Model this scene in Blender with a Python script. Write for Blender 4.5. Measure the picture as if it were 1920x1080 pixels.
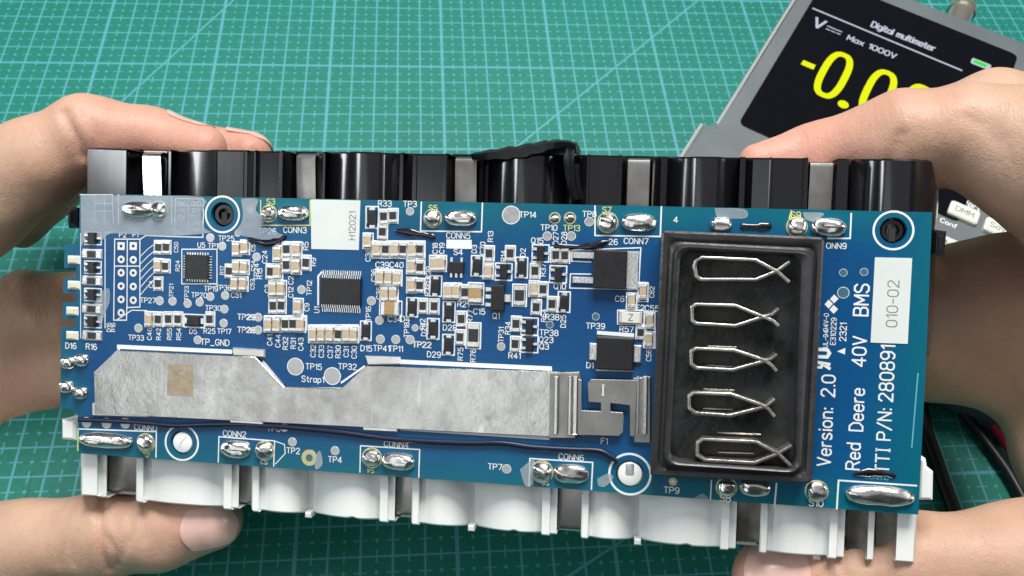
import bpy, bmesh, math, random
import numpy as np
from mathutils import Matrix, Vector
random.seed(7); np.random.seed(7)
for o in list(bpy.data.objects): bpy.data.objects.remove(o)
scn = bpy.context.scene
COL = scn.collection
# ---------------------------------------------------------------- camera, world, lamps, exposure
CAM={'loc': [-0.018359, -0.203412, 0.274173], 'rot': [[0.995201, 0.013899, -0.096864], [-0.065345, 0.831216, -0.552096], [0.072842, 0.555776, 0.828135]], 'lens': 30.762}
PACK={'loc': [-0.007895, -0.093882, 0.085522], 'rot': [[0.966624, 0.037378, -0.253459], [-0.179607, 0.804353, -0.566355], [0.182701, 0.592975, 0.78422]]}

cd = bpy.data.cameras.new('camera'); cam = bpy.data.objects.new('camera', cd); COL.objects.link(cam)
cd.sensor_width = 36; cd.lens = CAM['lens']; cd.clip_start = .01; cd.clip_end = 20
cam.matrix_world = Matrix.Translation(CAM['loc']) @ Matrix(CAM['rot']).to_4x4()
scn.camera = cam
cd.dof.use_dof = True; cd.dof.focus_distance = .215; cd.dof.aperture_fstop = 36
w = bpy.data.worlds.new('World'); scn.world = w; w.use_nodes = True
w.node_tree.nodes['Background'].inputs[0].default_value = (.80, .88, 1, 1)
w.node_tree.nodes['Background'].inputs[1].default_value = .035
PM = Matrix.Translation(PACK['loc']) @ Matrix(PACK['rot']).to_4x4()
def lamp(name, loc, target, sx, sy, power, col):
    d = bpy.data.lights.new(name, 'AREA'); d.shape = 'RECTANGLE'; d.size = sx; d.size_y = sy; d.energy = power; d.color = col
    o = bpy.data.objects.new(name, d); COL.objects.link(o); o.location = loc
    o.rotation_euler = (Vector(target) - Vector(loc)).to_track_quat('-Z', 'Y').to_euler()
    return o
lamp('ceiling_lamp', (.06, .27, .92), (0, -.02, .03), .56, .32, 14.5, (1, .97, .94))
lamp('overhead_fill', (0, -.25, 1.9), (0, -.1, 0), 2.6, 2.2, 5.5, (.97, .98, 1))  # added area light standing in for ceiling bounce, brightens solder and metal
lamp('coat_window', PM @ Vector((-.49, .17, .56)), PM @ Vector((-.05, .02, 0)), .20, .08, .85, (.93, .97, 1))
lamp('front_fill', (-.85, -1.0, .95), (0, -.08, .06), 1.0, .8, 2.7, (.95, .98, 1))  # added area light, no known window; bus bar sheen and front fill
lamp('left_strip_fill', PM @ Vector((-1.25, .28, .30)), PM @ Vector((0, .03, 0)), .17, .60, 3.6, (.95, .98, 1))  # added strip light, no known window; left highlights on the black barrels
lamp('right_strip_fill', PM @ Vector((1.25, .22, .32)), PM @ Vector((0, .03, 0)), .13, .60, 2.9, (1, .98, .95))  # added strip light, no known window; right highlights on the black barrels
scn.view_settings.view_transform = 'Standard'; scn.view_settings.look = 'None'
scn.view_settings.exposure = 0; scn.view_settings.gamma = 1
scn.render.resolution_x = 1024; scn.render.resolution_y = 576
# ---------------------------------------------------------------- tables
# layout tables, millimetres in the board frame (x along the board, y across, z out of the board)
COMP=[('sot',-102.99,23.36,4.54,3.07),('sot',-102.93,15.67,4.54,3.08),('sot',-102.88,8.36,4.55,3.09),('sot',-102.82,1.23,4.56,3.1),('resh',-103.09,19.22,5.1,2.05),('resh',-103.04,12.11,5.11,2.06),('resh',-102.98,4.59,5.12,2.06),('resh',-102.92,-2.55,5.12,2.07),('led',-108.51,17.49,2.88,1.66),('led',-108.46,10.74,2.88,1.67),('led',-108.85,3.77,2.89,1.67),('led',-108.81,-2.81,2.89,1.68),('res',-84.02,21.51,1.9,3.11),('res',-81.79,21.57,1.89,3.11),('res',-81.95,16.63,1.89,3.11),('res',-84.0,11.96,1.9,3.12),('res',-64.07,15.9,1.85,3.08),('cap',-83.97,16.64,1.94,3.27),('cap',-62.1,21.72,1.88,3.22),('cap',-59.86,22.16,1.87,3.21),('cap',-62.03,17.0,1.88,3.22),('cap',-59.91,16.99,1.88,3.22),('cap',-62.38,12.69,1.88,3.23),('cap',-60.13,12.69,1.88,3.22),('qfn',-72.96,16.59,7.89,7.73),('cap',-86.44,2.48,1.95,3.53),('res',-83.81,2.58,1.94,3.37),('res',-80.94,2.7,1.94,3.36),('res',-78.21,2.81,1.93,3.35),('res',-69.25,3.16,1.91,3.33),('dioh',-73.73,2.52,5.21,3.03),('dio',-25.9,30.59,2.72,5.06),('res',-22.83,30.87,1.92,3.2),('res',-20.44,31.13,1.92,3.19),('res',-23.1,27.07,1.93,3.2),('cap',-26.87,24.65,1.94,3.47),('cap',-24.49,22.6,1.93,3.47),('cap',-19.81,22.73,1.92,3.45),('cap',-15.24,22.85,1.91,3.44),('cap',-15.36,18.65,1.91,3.45),('cap',-15.25,13.89,1.91,3.45),('cap',-23.37,15.65,1.93,3.47),('cap',-21.18,15.72,1.93,3.47),('cap',-19.08,15.58,1.92,3.46),('cap',-22.1,11.54,1.93,3.47),('cap',-19.99,11.61,1.92,3.47),('res',-22.21,22.66,1.84,3.12),('res',-17.63,22.79,1.83,3.11),('res',-13.3,22.91,1.82,3.1),('res',-13.19,18.42,1.82,3.11),('res',-13.08,13.88,1.82,3.11),('caph',-20.57,7.91,5.17,3.22),('dio',-14.99,8.33,2.35,4.39),('res',-12.22,8.77,1.82,3.37),('res',-9.28,8.76,1.81,3.36),('dio',-26.96,1.91,2.3,4.44),('cap',-40.88,0.46,1.9,3.62),('cap',-38.63,0.55,1.89,3.62),('cap',-36.38,0.65,1.88,3.61),('cap',-32.0,0.84,1.87,3.6),('cap',-30.04,0.92,1.87,3.59),('res',-34.14,0.74,1.88,3.43),('cap',-50.88,20.8,2.01,3.62),('cap',-45.71,21.89,1.99,3.6),('cap',-45.73,17.72,1.99,3.61),('cap',-50.8,16.19,2.01,3.62),('cap',-51.91,11.7,2.01,3.63),('cap',-49.72,11.86,2.01,3.63),('cap',-45.09,7.41,2.0,3.62),('cap',-52.99,2.55,2.02,3.65),('cap',-50.7,2.64,2.01,3.64),('cap',-44.32,2.9,2.0,3.63),('res',-48.53,21.94,1.91,3.44),('res',-43.12,18.66,1.9,3.43),('res',-52.76,16.13,1.92,3.46),('res',-48.46,17.86,1.91,3.44),('res',-51.83,7.37,1.92,3.47),('res',-49.64,7.45,1.92,3.46),('res',-48.42,2.74,1.92,3.46),('res',-46.37,2.82,1.91,3.46),('tssop',-33.6,11.69,11.15,10.68),('cap',-9.52,19.51,1.89,3.52),('cap',-7.72,19.57,1.89,3.51),('cap',4.16,18.06,1.86,3.48),('cap',-5.74,12.72,1.88,3.52),('cap',-3.77,12.79,1.88,3.51),('cap',15.74,14.09,1.83,3.46),('sot5',-3.84,18.64,4.27,5.0),('dio',1.38,19.22,2.46,4.65),('res',4.34,22.41,1.85,3.31),('res',9.58,22.56,1.84,3.3),('res',20.79,22.47,1.81,3.27),('res',23.05,22.41,1.8,3.27),('res',15.87,18.42,1.82,3.29),('res',-1.63,12.57,1.87,3.34),('res',17.95,13.96,1.82,3.29),('res',16.42,9.58,1.83,3.3),('res',20.33,10.43,1.82,3.29),('res',-2.23,5.94,1.88,3.35),('res',-2.54,1.32,1.88,3.36),('res',11.54,5.25,1.84,3.32),('res',11.47,0.26,1.84,3.32),('sot',8.03,17.97,3.86,3.97),('sot',17.07,22.77,3.8,3.94),('sot',21.55,17.78,3.78,3.93),('sot',14.89,4.76,3.83,3.97),('sot',15.02,0.42,3.83,3.98),('dio',12.48,19.14,2.42,4.61),('dio',-9.08,13.87,2.5,4.7),('dio',23.19,11.07,2.38,4.59),('dio',-5.48,7.49,2.49,4.7),('dio',-9.46,3.13,2.5,4.72),('dio',-5.4,-0.7,2.49,4.71),('capb',1.22,12.34,3.31,4.91),('sot89',6.87,11.5,6.31,6.64),('resb',12.17,12.32,2.75,4.88),('resb',0.86,1.88,2.98,5.94),('dpak',33.02,19.32,15.8,9.1),('cap',42.13,14.35,1.73,3.35),('cap',39.53,11.97,1.74,3.36),('cap',43.94,7.37,1.73,3.35),('cap',43.91,2.78,1.73,3.36),('res',41.97,4.42,1.66,2.9),('fuse',39.47,7.95,5.52,2.98),('smc',36.08,-0.83,12.56,7.88)]
PADS=[(-69.54,24.4,1.03,0),(-66.21,22.3,1.03,0),(-56.69,19.77,1.01,0),(-83.61,7.44,1.06,0),(-79.95,7.5,1.05,0),(-75.67,7.0,1.04,0),(-72.3,7.51,1.04,0),(-69.33,9.05,1.03,0),(-65.2,9.51,1.03,0),(-65.36,5.95,1.03,0),(-65.51,2.27,1.03,0),(-55.99,4.19,1.02,0),(-55.94,0.89,1.02,0),(-89.6,-0.01,1.07,0),(-72.71,-2.42,1.04,0),(-61.96,25.74,0.82,0),(-58.39,31.7,1.2,2),(-16.12,32.35,0.95,0),(-44.35,11.74,1.0,0),(-25.66,9.54,1.1,0),(-23.11,-0.06,1.1,0),(-19.07,0.03,1.09,0),(-15.36,0.15,1.09,0),(-23.44,4.69,0.97,0),(-14.13,3.17,0.78,0),(9.53,31.95,2.09,0),(18.59,27.03,0.99,0),(24.46,27.18,0.98,0),(7.92,-0.52,0.88,0),(19.86,5.38,0.83,3),(28.69,30.75,0.99,0),(31.02,7.81,0.77,3),(-45.61,-8.14,2.12,0),(-35.61,-10.08,2.09,0),(-104.51,-26.05,1.31,0),(-98.61,-25.94,1.3,0),(-93.17,-25.62,1.29,0),(-46.08,-27.7,1.07,0),(-34.51,-29.28,1.05,0),(-48.33,-24.13,0.97,0),(-41.42,-31.57,2.12,2),(10.15,-30.96,1.08,0),(87.93,20.28,0.8,3),(92.5,20.58,0.79,3),(88.13,15.63,1.23,3),(50.87,-31.34,1.01,2)]
HDR=[(-94.81,21.53,1),(-94.77,18.01,0),(-94.74,14.47,0),(-94.71,10.93,0),(-94.68,7.39,0),(-94.64,3.85,0),(-91.31,21.63,1),(-91.27,17.99,0),(-91.24,14.54,0),(-91.2,10.94,0),(-91.17,7.32,0)]
SOLD=[(-89.88,31.26,8.85,4.48,1.8),(-84.1,31.24,4.54,4.19,2.0),(-53.47,30.99,3.84,3.61,2.2),(-46.79,31.21,8.42,4.11,2.0),(-10.23,30.7,4.12,4.17,2.2),(-3.0,30.86,8.33,4.15,2.0),(33.15,30.66,4.56,4.42,2.2),(40.63,30.79,8.41,4.47,2.0),(20.31,31.45,2.26,1.3,0.8),(24.0,31.53,2.37,1.46,0.8),(59.86,30.89,5.17,3.52,1.8),(77.12,30.67,4.31,4.22,2.0),(84.16,30.71,8.06,4.45,2.0),(-98.47,-30.54,15.88,4.42,2.0),(-87.19,-30.6,4.72,4.39,2.0),(-61.48,-30.59,8.51,4.87,2.0),(-53.59,-30.5,4.7,4.57,2.0),(-24.65,-30.47,4.74,4.42,2.1),(-17.52,-30.88,8.84,4.75,2.0),(19.0,-31.09,5.13,4.98,2.1),(26.24,-31.07,8.89,4.95,2.0),(63.44,-31.88,4.46,3.86,1.8),(69.98,-31.42,7.36,4.35,1.8),(84.1,-31.31,4.8,4.81,2.0),(98.15,-31.33,15.35,4.87,2.0)]
SPK=[(-109.99,-10.22),(-106.05,-9.31),(-110.47,-16.74),(-106.25,-18.2)]
LINES=[([(-96.66,23.33),(-89.42,23.51),(-89.23,5.59),(-92.99,5.29),(-93.04,1.94),(-96.77,1.79),(-96.66,23.33)],0.28,0),([(-93.03,23.42),(-92.94,5.37)],0.28,0),([(-96.6,16.18),(-89.34,16.4)],0.28,0),([(-89.16,19.03),(-87.06,21.04),(-84.96,22.54)],0.2,0),([(-89.14,17.0),(-87.04,19.09),(-84.94,20.71)],0.2,0),([(-89.12,14.96),(-87.02,17.14),(-84.92,18.88)],0.2,0),([(-89.09,12.93),(-87.0,15.19),(-84.9,17.05)],0.2,0),([(-89.07,10.89),(-86.98,13.23),(-84.88,15.21)],0.2,0),([(-89.05,8.85),(-86.95,11.28),(-84.86,13.38)],0.2,0),([(-89.2,23.52),(-87.73,24.53),(-80.78,24.43),(-71.61,24.43),(-71.53,34.35),(-79.43,34.4),(-79.61,24.93)],0.28,0),([(-75.8,34.28),(-75.69,25.02)],0.2,0),([(-79.41,32.47),(-71.51,32.63)],0.2,0),([(-95.7,35.08),(-95.63,27.27)],0.28,0),([(-80.48,34.96),(-80.48,27.62)],0.28,0),([(-106.89,34.89),(-97.41,35.05),(-97.13,27.63)],0.2,0),([(-102.56,34.57),(-102.52,28.68)],0.2,0),([(-99.77,34.62),(-99.71,27.96)],0.2,0),([(-102.55,32.61),(-97.39,32.71)],0.2,0),([(-102.53,30.65),(-97.37,30.75)],0.2,0),([(-77.47,21.18),(-67.64,21.45),(-67.51,12.44),(-77.36,12.11),(-77.47,21.18)],0.28,0),([(-99.47,25.02),(-99.26,-0.41)],0.25,0),([(-95.83,1.9),(-91.57,4.63),(-87.31,4.72)],0.25,0),([(-99.26,25.03),(-97.32,25.27)],0.25,0),([(-106.6,24.65),(-106.4,-3.5)],0.2,0),([(-55.81,34.38),(-55.71,27.92),(-42.31,28.23),(-42.43,34.63)],0.3,1),([(-42.28,2.77),(-28.94,3.32),(-28.84,-1.25),(-42.2,-1.85),(-42.28,2.77)],0.28,0),([(-53.95,4.68),(-42.78,5.12),(-42.71,1.46),(-53.89,0.99),(-53.95,4.68)],0.28,0),([(-25.77,24.68),(-12.05,25.04),(-11.95,20.72),(-25.67,20.32),(-25.77,24.68)],0.28,0),([(-24.29,17.32),(-18.16,17.51),(-18.08,14.13),(-24.21,13.93),(-24.29,17.32)],0.28,0),([(-38.94,16.43),(-39.9,15.33),(-39.76,8.04)],0.5,0),([(-13.25,34.69),(-13.29,27.49),(2.21,27.66),(2.27,34.73)],0.35,0),([(29.98,34.6),(30.21,27.43),(45.79,27.59),(45.81,34.72)],0.35,0),([(24.76,23.76),(41.28,24.78),(41.06,14.69),(24.46,14.51),(24.55,17.98),(29.55,18.06)],0.28,0),([(24.76,23.76),(24.76,21.07),(29.45,21.01)],0.28,0),([(31.72,3.91),(40.11,3.65)],0.9,0),([(31.63,-5.21),(40.4,-4.97)],0.45,0),([(36.23,9.55),(42.54,9.79),(42.66,6.44),(36.34,6.18),(36.23,9.55)],0.28,0),([(42.67,9.41),(45.18,9.51),(45.49,0.75),(42.97,0.64),(42.67,9.41)],0.28,0),([(41.0,16.41),(43.26,16.48),(43.41,11.92),(41.16,11.84),(41.0,16.41)],0.28,0),([(75.61,26.52),(75.78,34.36),(75.36,32.74),(75.71,30.01)],0.3,1),([(89.1,34.02),(89.11,28.23),(84.15,28.11)],0.35,0),([(-106.97,-27.98),(-84.16,-27.37),(-84.18,-34.23)],0.35,0),([(-106.97,-27.98),(-107.03,-33.93)],0.35,1),([(-66.49,-34.39),(-66.39,-27.61),(-50.95,-27.77),(-51.08,-34.4)],0.32,0),([(-50.95,-27.77),(-48.25,-28.53),(-47.97,-30.84),(-50.6,-33.8)],0.25,0),([(-27.77,-34.4),(-27.73,-27.56),(-12.2,-27.55),(-12.26,-34.67)],0.32,0),([(15.88,-34.8),(15.9,-27.99),(31.42,-27.95),(31.3,-34.65)],0.35,0),([(59.89,-30.33),(59.82,-35.11)],0.3,0),([(74.95,-30.05),(74.69,-35.69)],0.4,0),([(88.81,-35.17),(88.93,-28.38),(106.16,-28.43)],0.4,0),([(105.3,-2.36),(104.73,-19.6)],0.3,2),([(-95.42,-5.24),(-63.34,-5.1)],1.1,0),([(-54.46,-7.32),(-48.52,-13.5)],0.6,0),([(-48.03,-13.7),(-33.17,-13.15)],0.45,0),([(-102.26,-12.72),(-94.9,-5.69)],0.45,0),([(-17.43,-5.52),(20.37,-5.42)],1.1,0),([(-17.94,-22.5),(20.45,-22.64)],0.9,0),([(-85.99,-23.29),(-63.58,-22.61)],0.45,0),([(-53.73,-22.36),(-27.3,-22.19)],0.45,0),([(-33.2,-11.67),(-27.12,-7.17)],0.5,0)]
RINGS=[(-66.28,30.5,4.71),(-76.86,-29.86,4.7),(40.5,-30.23,5.05),(98.5,30.31,4.4)]
TEXT=[('P2',-94.32,24.56,1.49,0,0),('P1',-90.7,24.65,1.48,0,0),('U5',-72.0,22.41,1.47,0,0),('TP1',-68.77,22.31,1.46,0,0),('TP25',-65.09,24.33,1.46,0,0),('TP19',-69.15,11.11,1.47,0,0),('TP20',-72.44,9.33,1.47,0,0),('TP36',-65.65,11.5,1.46,0,0),('C51',-62.13,9.69,1.46,0,0),('TP27',-86.91,7.44,1.49,0,0),('TP30',-68.46,6.1,1.47,0,0),('TP33',-90.22,-2.6,1.5,0,0),('D5',-73.99,-0.22,1.48,0,0),('R25',-69.41,0.05,1.47,0,0),('TP17',-65.28,0.15,1.47,0,0),('TP29',-59.38,4.14,1.46,0,0),('TP28',-59.33,0.75,1.46,0,0),('TP21',-80.32,10.33,1.25,90,0),('TP23',-75.99,9.71,1.24,90,0),('C50',-79.07,21.64,1.24,90,0),('R24',-78.59,16.81,1.24,90,0),('C4',-86.11,11.7,1.25,90,0),('C5',-57.62,22.03,1.22,90,0),('C54',-57.55,17.45,1.22,90,0),('C53',-57.68,12.65,1.23,90,0),('R17',-66.12,16.03,1.23,90,0),('R16',-96.89,-0.12,1.27,90,0),('D16',-98.18,-0.17,1.27,90,0),('GND',-77.62,33.16,1.23,0,0),('GND',-73.71,33.24,1.23,0,0),('TX',-77.6,31.35,1.23,0,0),('12V',-73.69,31.43,1.23,0,0),('RX',-77.57,29.42,1.24,0,0),('RST',-73.67,29.7,1.23,0,0),('DIO',-73.65,28.16,1.23,0,0),('CLK',-73.71,26.54,1.23,0,0),('P3',-78.28,25.54,1.24,0,0),('C46',-86.39,-1.45,1.41,90,0),('R42',-83.77,-1.34,1.41,90,0),('R55',-80.69,-1.21,1.41,90,0),('R54',-78.04,-1.09,1.41,90,0),('TP26',-53.85,26.46,1.64,0,0),('CONN3',-46.35,26.94,1.63,0,0),('TP3',-16.16,34.15,1.59,0,0),('R33',-22.69,34.15,1.6,0,0),('C39',-23.0,18.71,1.61,0,0),('C40',-19.28,18.82,1.6,0,0),('C34',-19.41,5.19,1.61,0,0),('D4',-16.66,5.3,1.61,0,0),('D15',-26.73,-2.57,1.62,0,0),('TP41',-22.75,-2.39,1.62,0,0),('TP11',-19.02,-2.31,1.61,0,0),('TP22',-12.29,-0.94,1.61,0,0),('TP29',-59.24,4.13,1.66,0,0),('TP28',-59.19,0.77,1.66,0,0),('C41',-52.69,-1.57,1.48,90,0),('C44',-50.49,-1.69,1.48,90,0),('R32',-48.42,-2.25,1.47,90,0),('R31',-46.28,-2.16,1.47,90,0),('C43',-44.23,-2.28,1.47,90,0),('C32',-40.89,-3.86,1.47,90,0),('C33',-38.68,-3.85,1.47,90,0),('C37',-36.29,-3.87,1.46,90,0),('R30',-34.19,-3.77,1.46,90,0),('C31',-32.04,-3.67,1.46,90,0),('C30',-29.95,-3.7,1.46,90,0),('U1',-40.1,6.73,1.46,90,0),('TP16',-26.38,6.19,1.45,90,0),('TP12',-42.23,12.25,1.46,90,0),('C36',-25.14,16.02,1.44,90,0),('C35',-23.72,11.61,1.44,90,0),('C38',-26.79,21.06,1.44,90,0),('R29',-11.0,17.1,1.43,90,0),('R27',-11.11,12.9,1.43,90,0),('R12',-12.2,4.22,1.43,90,0),('TP18',-16.29,2.57,1.44,90,0),('C2',-47.25,14.02,1.46,90,0),('C3',-53.6,11.64,1.47,90,0),('R15',-55.73,15.47,1.47,90,0),('C24',-54.43,19.84,1.47,90,0),('R5',-43.34,22.94,1.46,90,0),('R9',-41.23,18.93,1.46,90,0),('C12',-47.2,11.0,1.47,90,0),('C9',-42.82,7.28,1.46,90,0),('TP24',-56.66,15.87,1.47,90,0),('CONN5',-3.62,26.56,1.58,0,0),('TP14',13.68,32.12,1.56,0,0),('TP10',18.94,29.09,1.55,0,0),('Q15',16.15,25.82,1.56,0,0),('D28',-5.17,3.6,1.6,0,0),('D29',-9.09,-3.32,1.6,0,0),('R41',11.34,-2.66,1.58,0,0),('TP38',19.71,3.39,1.57,0,0),('Q23',19.06,1.63,1.57,0,0),('Q3',18.65,-0.04,1.57,0,0),('TP22',-12.18,-1.0,1.61,0,0),('C15',2.19,7.91,1.58,0,0),('Q1',6.44,7.0,1.58,0,0),('Q10',22.05,14.84,1.56,0,0),('R21',-1.9,9.6,1.59,0,0),('R38',20.42,7.26,1.56,0,0),('S4',-3.51,22.49,1.58,0,0),('TP13',24.48,29.1,1.55,0,1),('R75',-2.3,-2.88,1.43,90,0),('R76',0.91,-3.15,1.42,90,0),('R13',4.52,26.56,1.41,90,0),('C70',2.61,23.61,1.41,90,0),('R14',7.92,21.9,1.4,90,0),('D3',0.51,23.35,1.41,90,0),('D2',12.7,22.86,1.4,90,0),('R37',17.81,18.69,1.4,90,0),('R34',9.47,4.12,1.41,90,0),('TP31',7.83,2.39,1.41,90,0),('D25',23.13,6.34,1.4,90,0),('R64',18.34,7.59,1.4,90,0),('D24',-11.83,2.82,1.43,90,0),('R77',-0.12,6.65,1.42,90,0),('C18',-9.44,23.28,1.42,90,0),('C19',-7.72,23.33,1.42,90,0),('R74',-10.82,14.65,1.43,90,0),('D27',20.67,26.55,1.39,90,0),('D28',22.72,26.61,1.39,90,0),('CONN7',40.1,26.34,1.52,0,0),('26',34.63,26.01,1.52,0,0),('C61',36.98,12.33,1.53,0,0),('F2',41.58,10.33,1.52,0,0),('C55',44.41,10.32,1.52,0,0),('R57',38.55,5.04,1.53,0,0),('TP39',31.02,5.5,1.54,0,0),('D1',29.98,-4.13,1.55,0,0),('TP8',28.7,32.59,1.53,0,0),('S7',32.86,33.7,1.52,0,1),('C62',44.27,14.24,1.22,90,0),('C56',44.04,-1.04,1.3,90,0),('Z',39.78,7.77,1.53,0,3),('4',49.28,31.67,1.52,0,0),('F1',34.05,-22.52,1.57,0,0),('TP9',50.57,-33.45,1.69,0,0),('S8',63.29,-34.47,1.8,0,0),('S10',84.1,-34.1,1.77,0,0),('ONN9',86.12,26.43,1.48,0,0),('S9',76.77,33.39,1.61,0,1),('S3',-53.01,34.06,1.64,0,1),('S5',-10.23,33.27,1.59,0,1),('TP15',-40.66,-7.9,1.65,0,0),('TP32',-31.63,-7.46,1.64,0,0),('Strap1',-40.84,-11.17,1.65,0,0),('TP_GND',-67.84,-2.83,1.68,0,0),('CONN0',-87.24,-26.46,1.71,0,0),('CONN2',-62.03,-26.59,1.68,0,0),('TP0',-51.25,-24.54,1.67,0,0),('TP2',-45.8,-30.0,1.67,0,0),('TP4',-34.46,-31.58,1.66,0,0),('D16',-109.23,-5.62,1.73,0,0),('R16',-103.2,-5.59,1.72,0,0),('S2',-53.79,-33.41,1.4,180,0),('S0',-86.91,-33.35,1.43,135,1),('CONN4',-18.3,-26.62,1.67,0,0),('TP7',7.23,-30.64,1.64,0,0),('CONN6',26.11,-26.98,1.62,0,0),('S4',-24.95,-33.77,1.33,180,1),('S6',19.93,-33.82,1.29,180,0),('94V-0',84.57,8.56,1.16,90,0),('UL-94',84.64,4.67,1.16,90,0),('E310229',86.29,6.52,1.23,90,0),('2321',88.45,6.45,1.61,90,0),('010-02',99.03,13.46,2.36,90,4),('Version:',85.45,-18.37,2.94,90,0),('2.0',85.68,-6.3,2.92,90,0),('Red',91.92,-22.51,2.93,90,0),('Deere',92.27,-11.51,2.91,90,0),('40V',92.23,2.1,2.96,90,0),('BMS',92.17,14.07,3.08,90,0),('TTI',98.45,-23.12,2.91,90,0),('P/N:',98.47,-14.62,2.9,90,0),('280891',98.53,-2.75,2.95,90,0),('CONN10',97.38,-27.02,1.18,0,2)]
OUTL=[(-106.89,35.17),(106.71,34.63),(106.91,5.1),(106.89,-35.17),(-106.71,-34.63),(-107.1,-24.22),(-108.22,-23.27),(-112.34,-22.34),(-112.28,-6.0),(-112.16,-0.81),(-108.05,-0.49),(-107.91,1.67),(-111.85,1.51),(-111.72,5.97),(-107.79,6.25),(-107.8,8.54),(-111.74,8.55),(-111.45,12.57),(-107.83,12.83),(-107.85,15.4),(-111.46,15.29),(-111.35,21.57),(-107.11,21.97)]
BUS=[(-101.54,-23.43),(-101.78,-12.56),(-95.32,-6.12),(-62.87,-6.03),(-56.26,-6.0),(-48.13,-13.33),(-32.8,-13.07),(-26.45,-6.9),(21.11,-6.03),(22.68,-5.96),(22.77,-21.96),(20.81,-22.08),(-85.63,-23.23)]
BUSTABS=[[(-62.61,-3.89),(-53.66,-4.08),(-53.63,-6.1),(-62.43,-5.96)],[(-63.07,-22.34),(-53.75,-22.45),(-53.73,-23.65),(-63.05,-23.65)],[(-102.5,-20.71),(-101.35,-20.65),(-101.08,-22.78),(-85.9,-21.92),(-85.88,-23.57),(-102.37,-24.05)],[(-26.84,-4.41),(-17.61,-4.28),(-17.35,-6.14),(-26.11,-6.69)],[(-27.23,-22.11),(-17.66,-21.72),(-17.85,-23.39),(-26.88,-23.5)]]
STAMP=[(-80.47,-8.91),(-73.44,-8.81),(-73.33,-17.22),(-80.62,-17.38)]
FUS=[(27.13,-7.36),(28.22,-7.63),(28.45,-15.0),(33.07,-14.95),(33.01,-12.9),(30.0,-12.85),(29.64,-8.32),(30.47,-7.3),(41.54,-6.95),(41.36,-20.63),(40.19,-20.48),(39.95,-13.16),(37.5,-12.97),(35.36,-12.88),(35.43,-14.93),(38.41,-14.97),(38.65,-15.82),(38.57,-19.72),(37.54,-20.75),(27.56,-21.04)]
RIDG=[[(21.47,-6.93),(22.62,-6.87),(22.84,-21.22),(21.68,-21.29)],[(24.93,-6.75),(25.92,-6.7),(26.15,-21.02),(25.15,-21.08)],[(26.07,-6.69),(27.37,-6.63),(27.6,-20.93),(26.3,-21.01)],[(41.41,-5.92),(41.93,-5.89),(42.2,-20.04),(41.67,-20.07)],[(42.77,-5.85),(44.03,-5.79),(44.3,-19.91),(43.04,-19.99)]]
PLATE=[[(20.15,-6.32),(27.54,-5.74),(28.02,-7.46),(27.18,-22.14),(20.41,-22.56)],[(40.45,-6.61),(44.66,-5.96),(45.22,-22.22),(41.18,-22.15)]]
TB={'outer':[(46.05,28.89),(82.32,28.2),(81.85,-28.12),(45.34,-28.9)],'ridge':[(49.43,25.26),(79.67,24.39),(78.91,-25.35),(48.66,-25.41)],'hole':[(50.45,24.3),(77.34,23.96),(78.03,-24.8),(49.74,-24.7)]}
CLIPS=[[(74.86,22.43),(72.09,20.2),(67.61,18.11),(55.32,17.76),(54.22,18.54),(53.74,20.71),(54.09,22.09),(55.4,22.81),(67.3,22.61),(72.23,20.15),(74.91,17.87)],[(72.95,11.73),(71.57,10.33),(69.64,9.71),(63.41,7.37),(54.62,7.55),(53.65,8.25),(53.54,11.27),(54.46,11.99),(63.23,12.04),(68.58,10.02),(71.63,8.98),(72.98,7.82)],[(72.95,1.29),(71.63,0.12),(70.12,-0.46),(63.14,-2.83),(55.04,-2.75),(53.75,-1.85),(53.8,1.05),(54.87,1.74),(63.27,1.8),(70.11,-0.2),(71.68,-1.14),(72.95,-2.51)],[(72.9,-9.02),(71.13,-10.64),(69.32,-11.38),(63.07,-13.4),(55.1,-13.28),(53.65,-12.17),(53.71,-9.42),(54.62,-8.57),(63.04,-8.44),(70.21,-10.6),(71.47,-11.32),(72.91,-12.99)],[(76.97,-19.43),(74.01,-21.54),(68.89,-24.02),(57.7,-24.11),(55.93,-23.03),(55.99,-20.27),(57.2,-19.23),(69.01,-19.14),(74.0,-21.38),(76.86,-24.06)]]
PINS=[[(57.51,-2.46),(64.19,-2.4)],[(57.08,-8.07),(64.09,-7.9)],[(57.08,-12.62),(63.94,-12.5)],[(60.65,-18.09),(70.48,-18.02)],[(60.82,-22.77),(69.07,-22.5)],[(57.35,2.13),(64.18,2.18)]]
WIRE=[(-106.44,-25.35,0.7),(-98.14,-25.15,0.7),(-87.33,-25.09,0.7),(-78.18,-25.26,0.7),(-67.66,-24.35,0.7),(-57.29,-23.88,0.7),(-44.16,-23.93,0.7),(-32.69,-24.34,0.7),(-21.38,-25.15,0.7),(-10.26,-25.27,0.7),(0.67,-24.99,0.7),(8.75,-24.48,0.7),(16.76,-25.04,0.7),(25.98,-24.98,0.7),(32.48,-24.83,0.7),(35.1,-25.71,0.7),(37.47,-27.25,0.7)]
STRIPS=[[(-19.9,27.46,0.3),(-15.75,27.03,0.3),(-11.62,26.47,0.3),(-9.42,25.86,0.3)],[(20.24,24.66,0.3),(24.42,24.52,0.3),(29.58,24.78,0.3),(33.39,26.17,0.3)],[(-59.42,24.46,0.3),(-54.59,23.35,0.3),(-50.97,23.99,0.3),(-48.54,25.41,0.3)],[(92.1,-26.63,0.3),(96.8,-25.93,0.3),(101.52,-26.48,0.3)],[(64.26,30.48,0.3),(68.16,30.45,0.3),(71.54,30.78,0.3)]]
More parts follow.
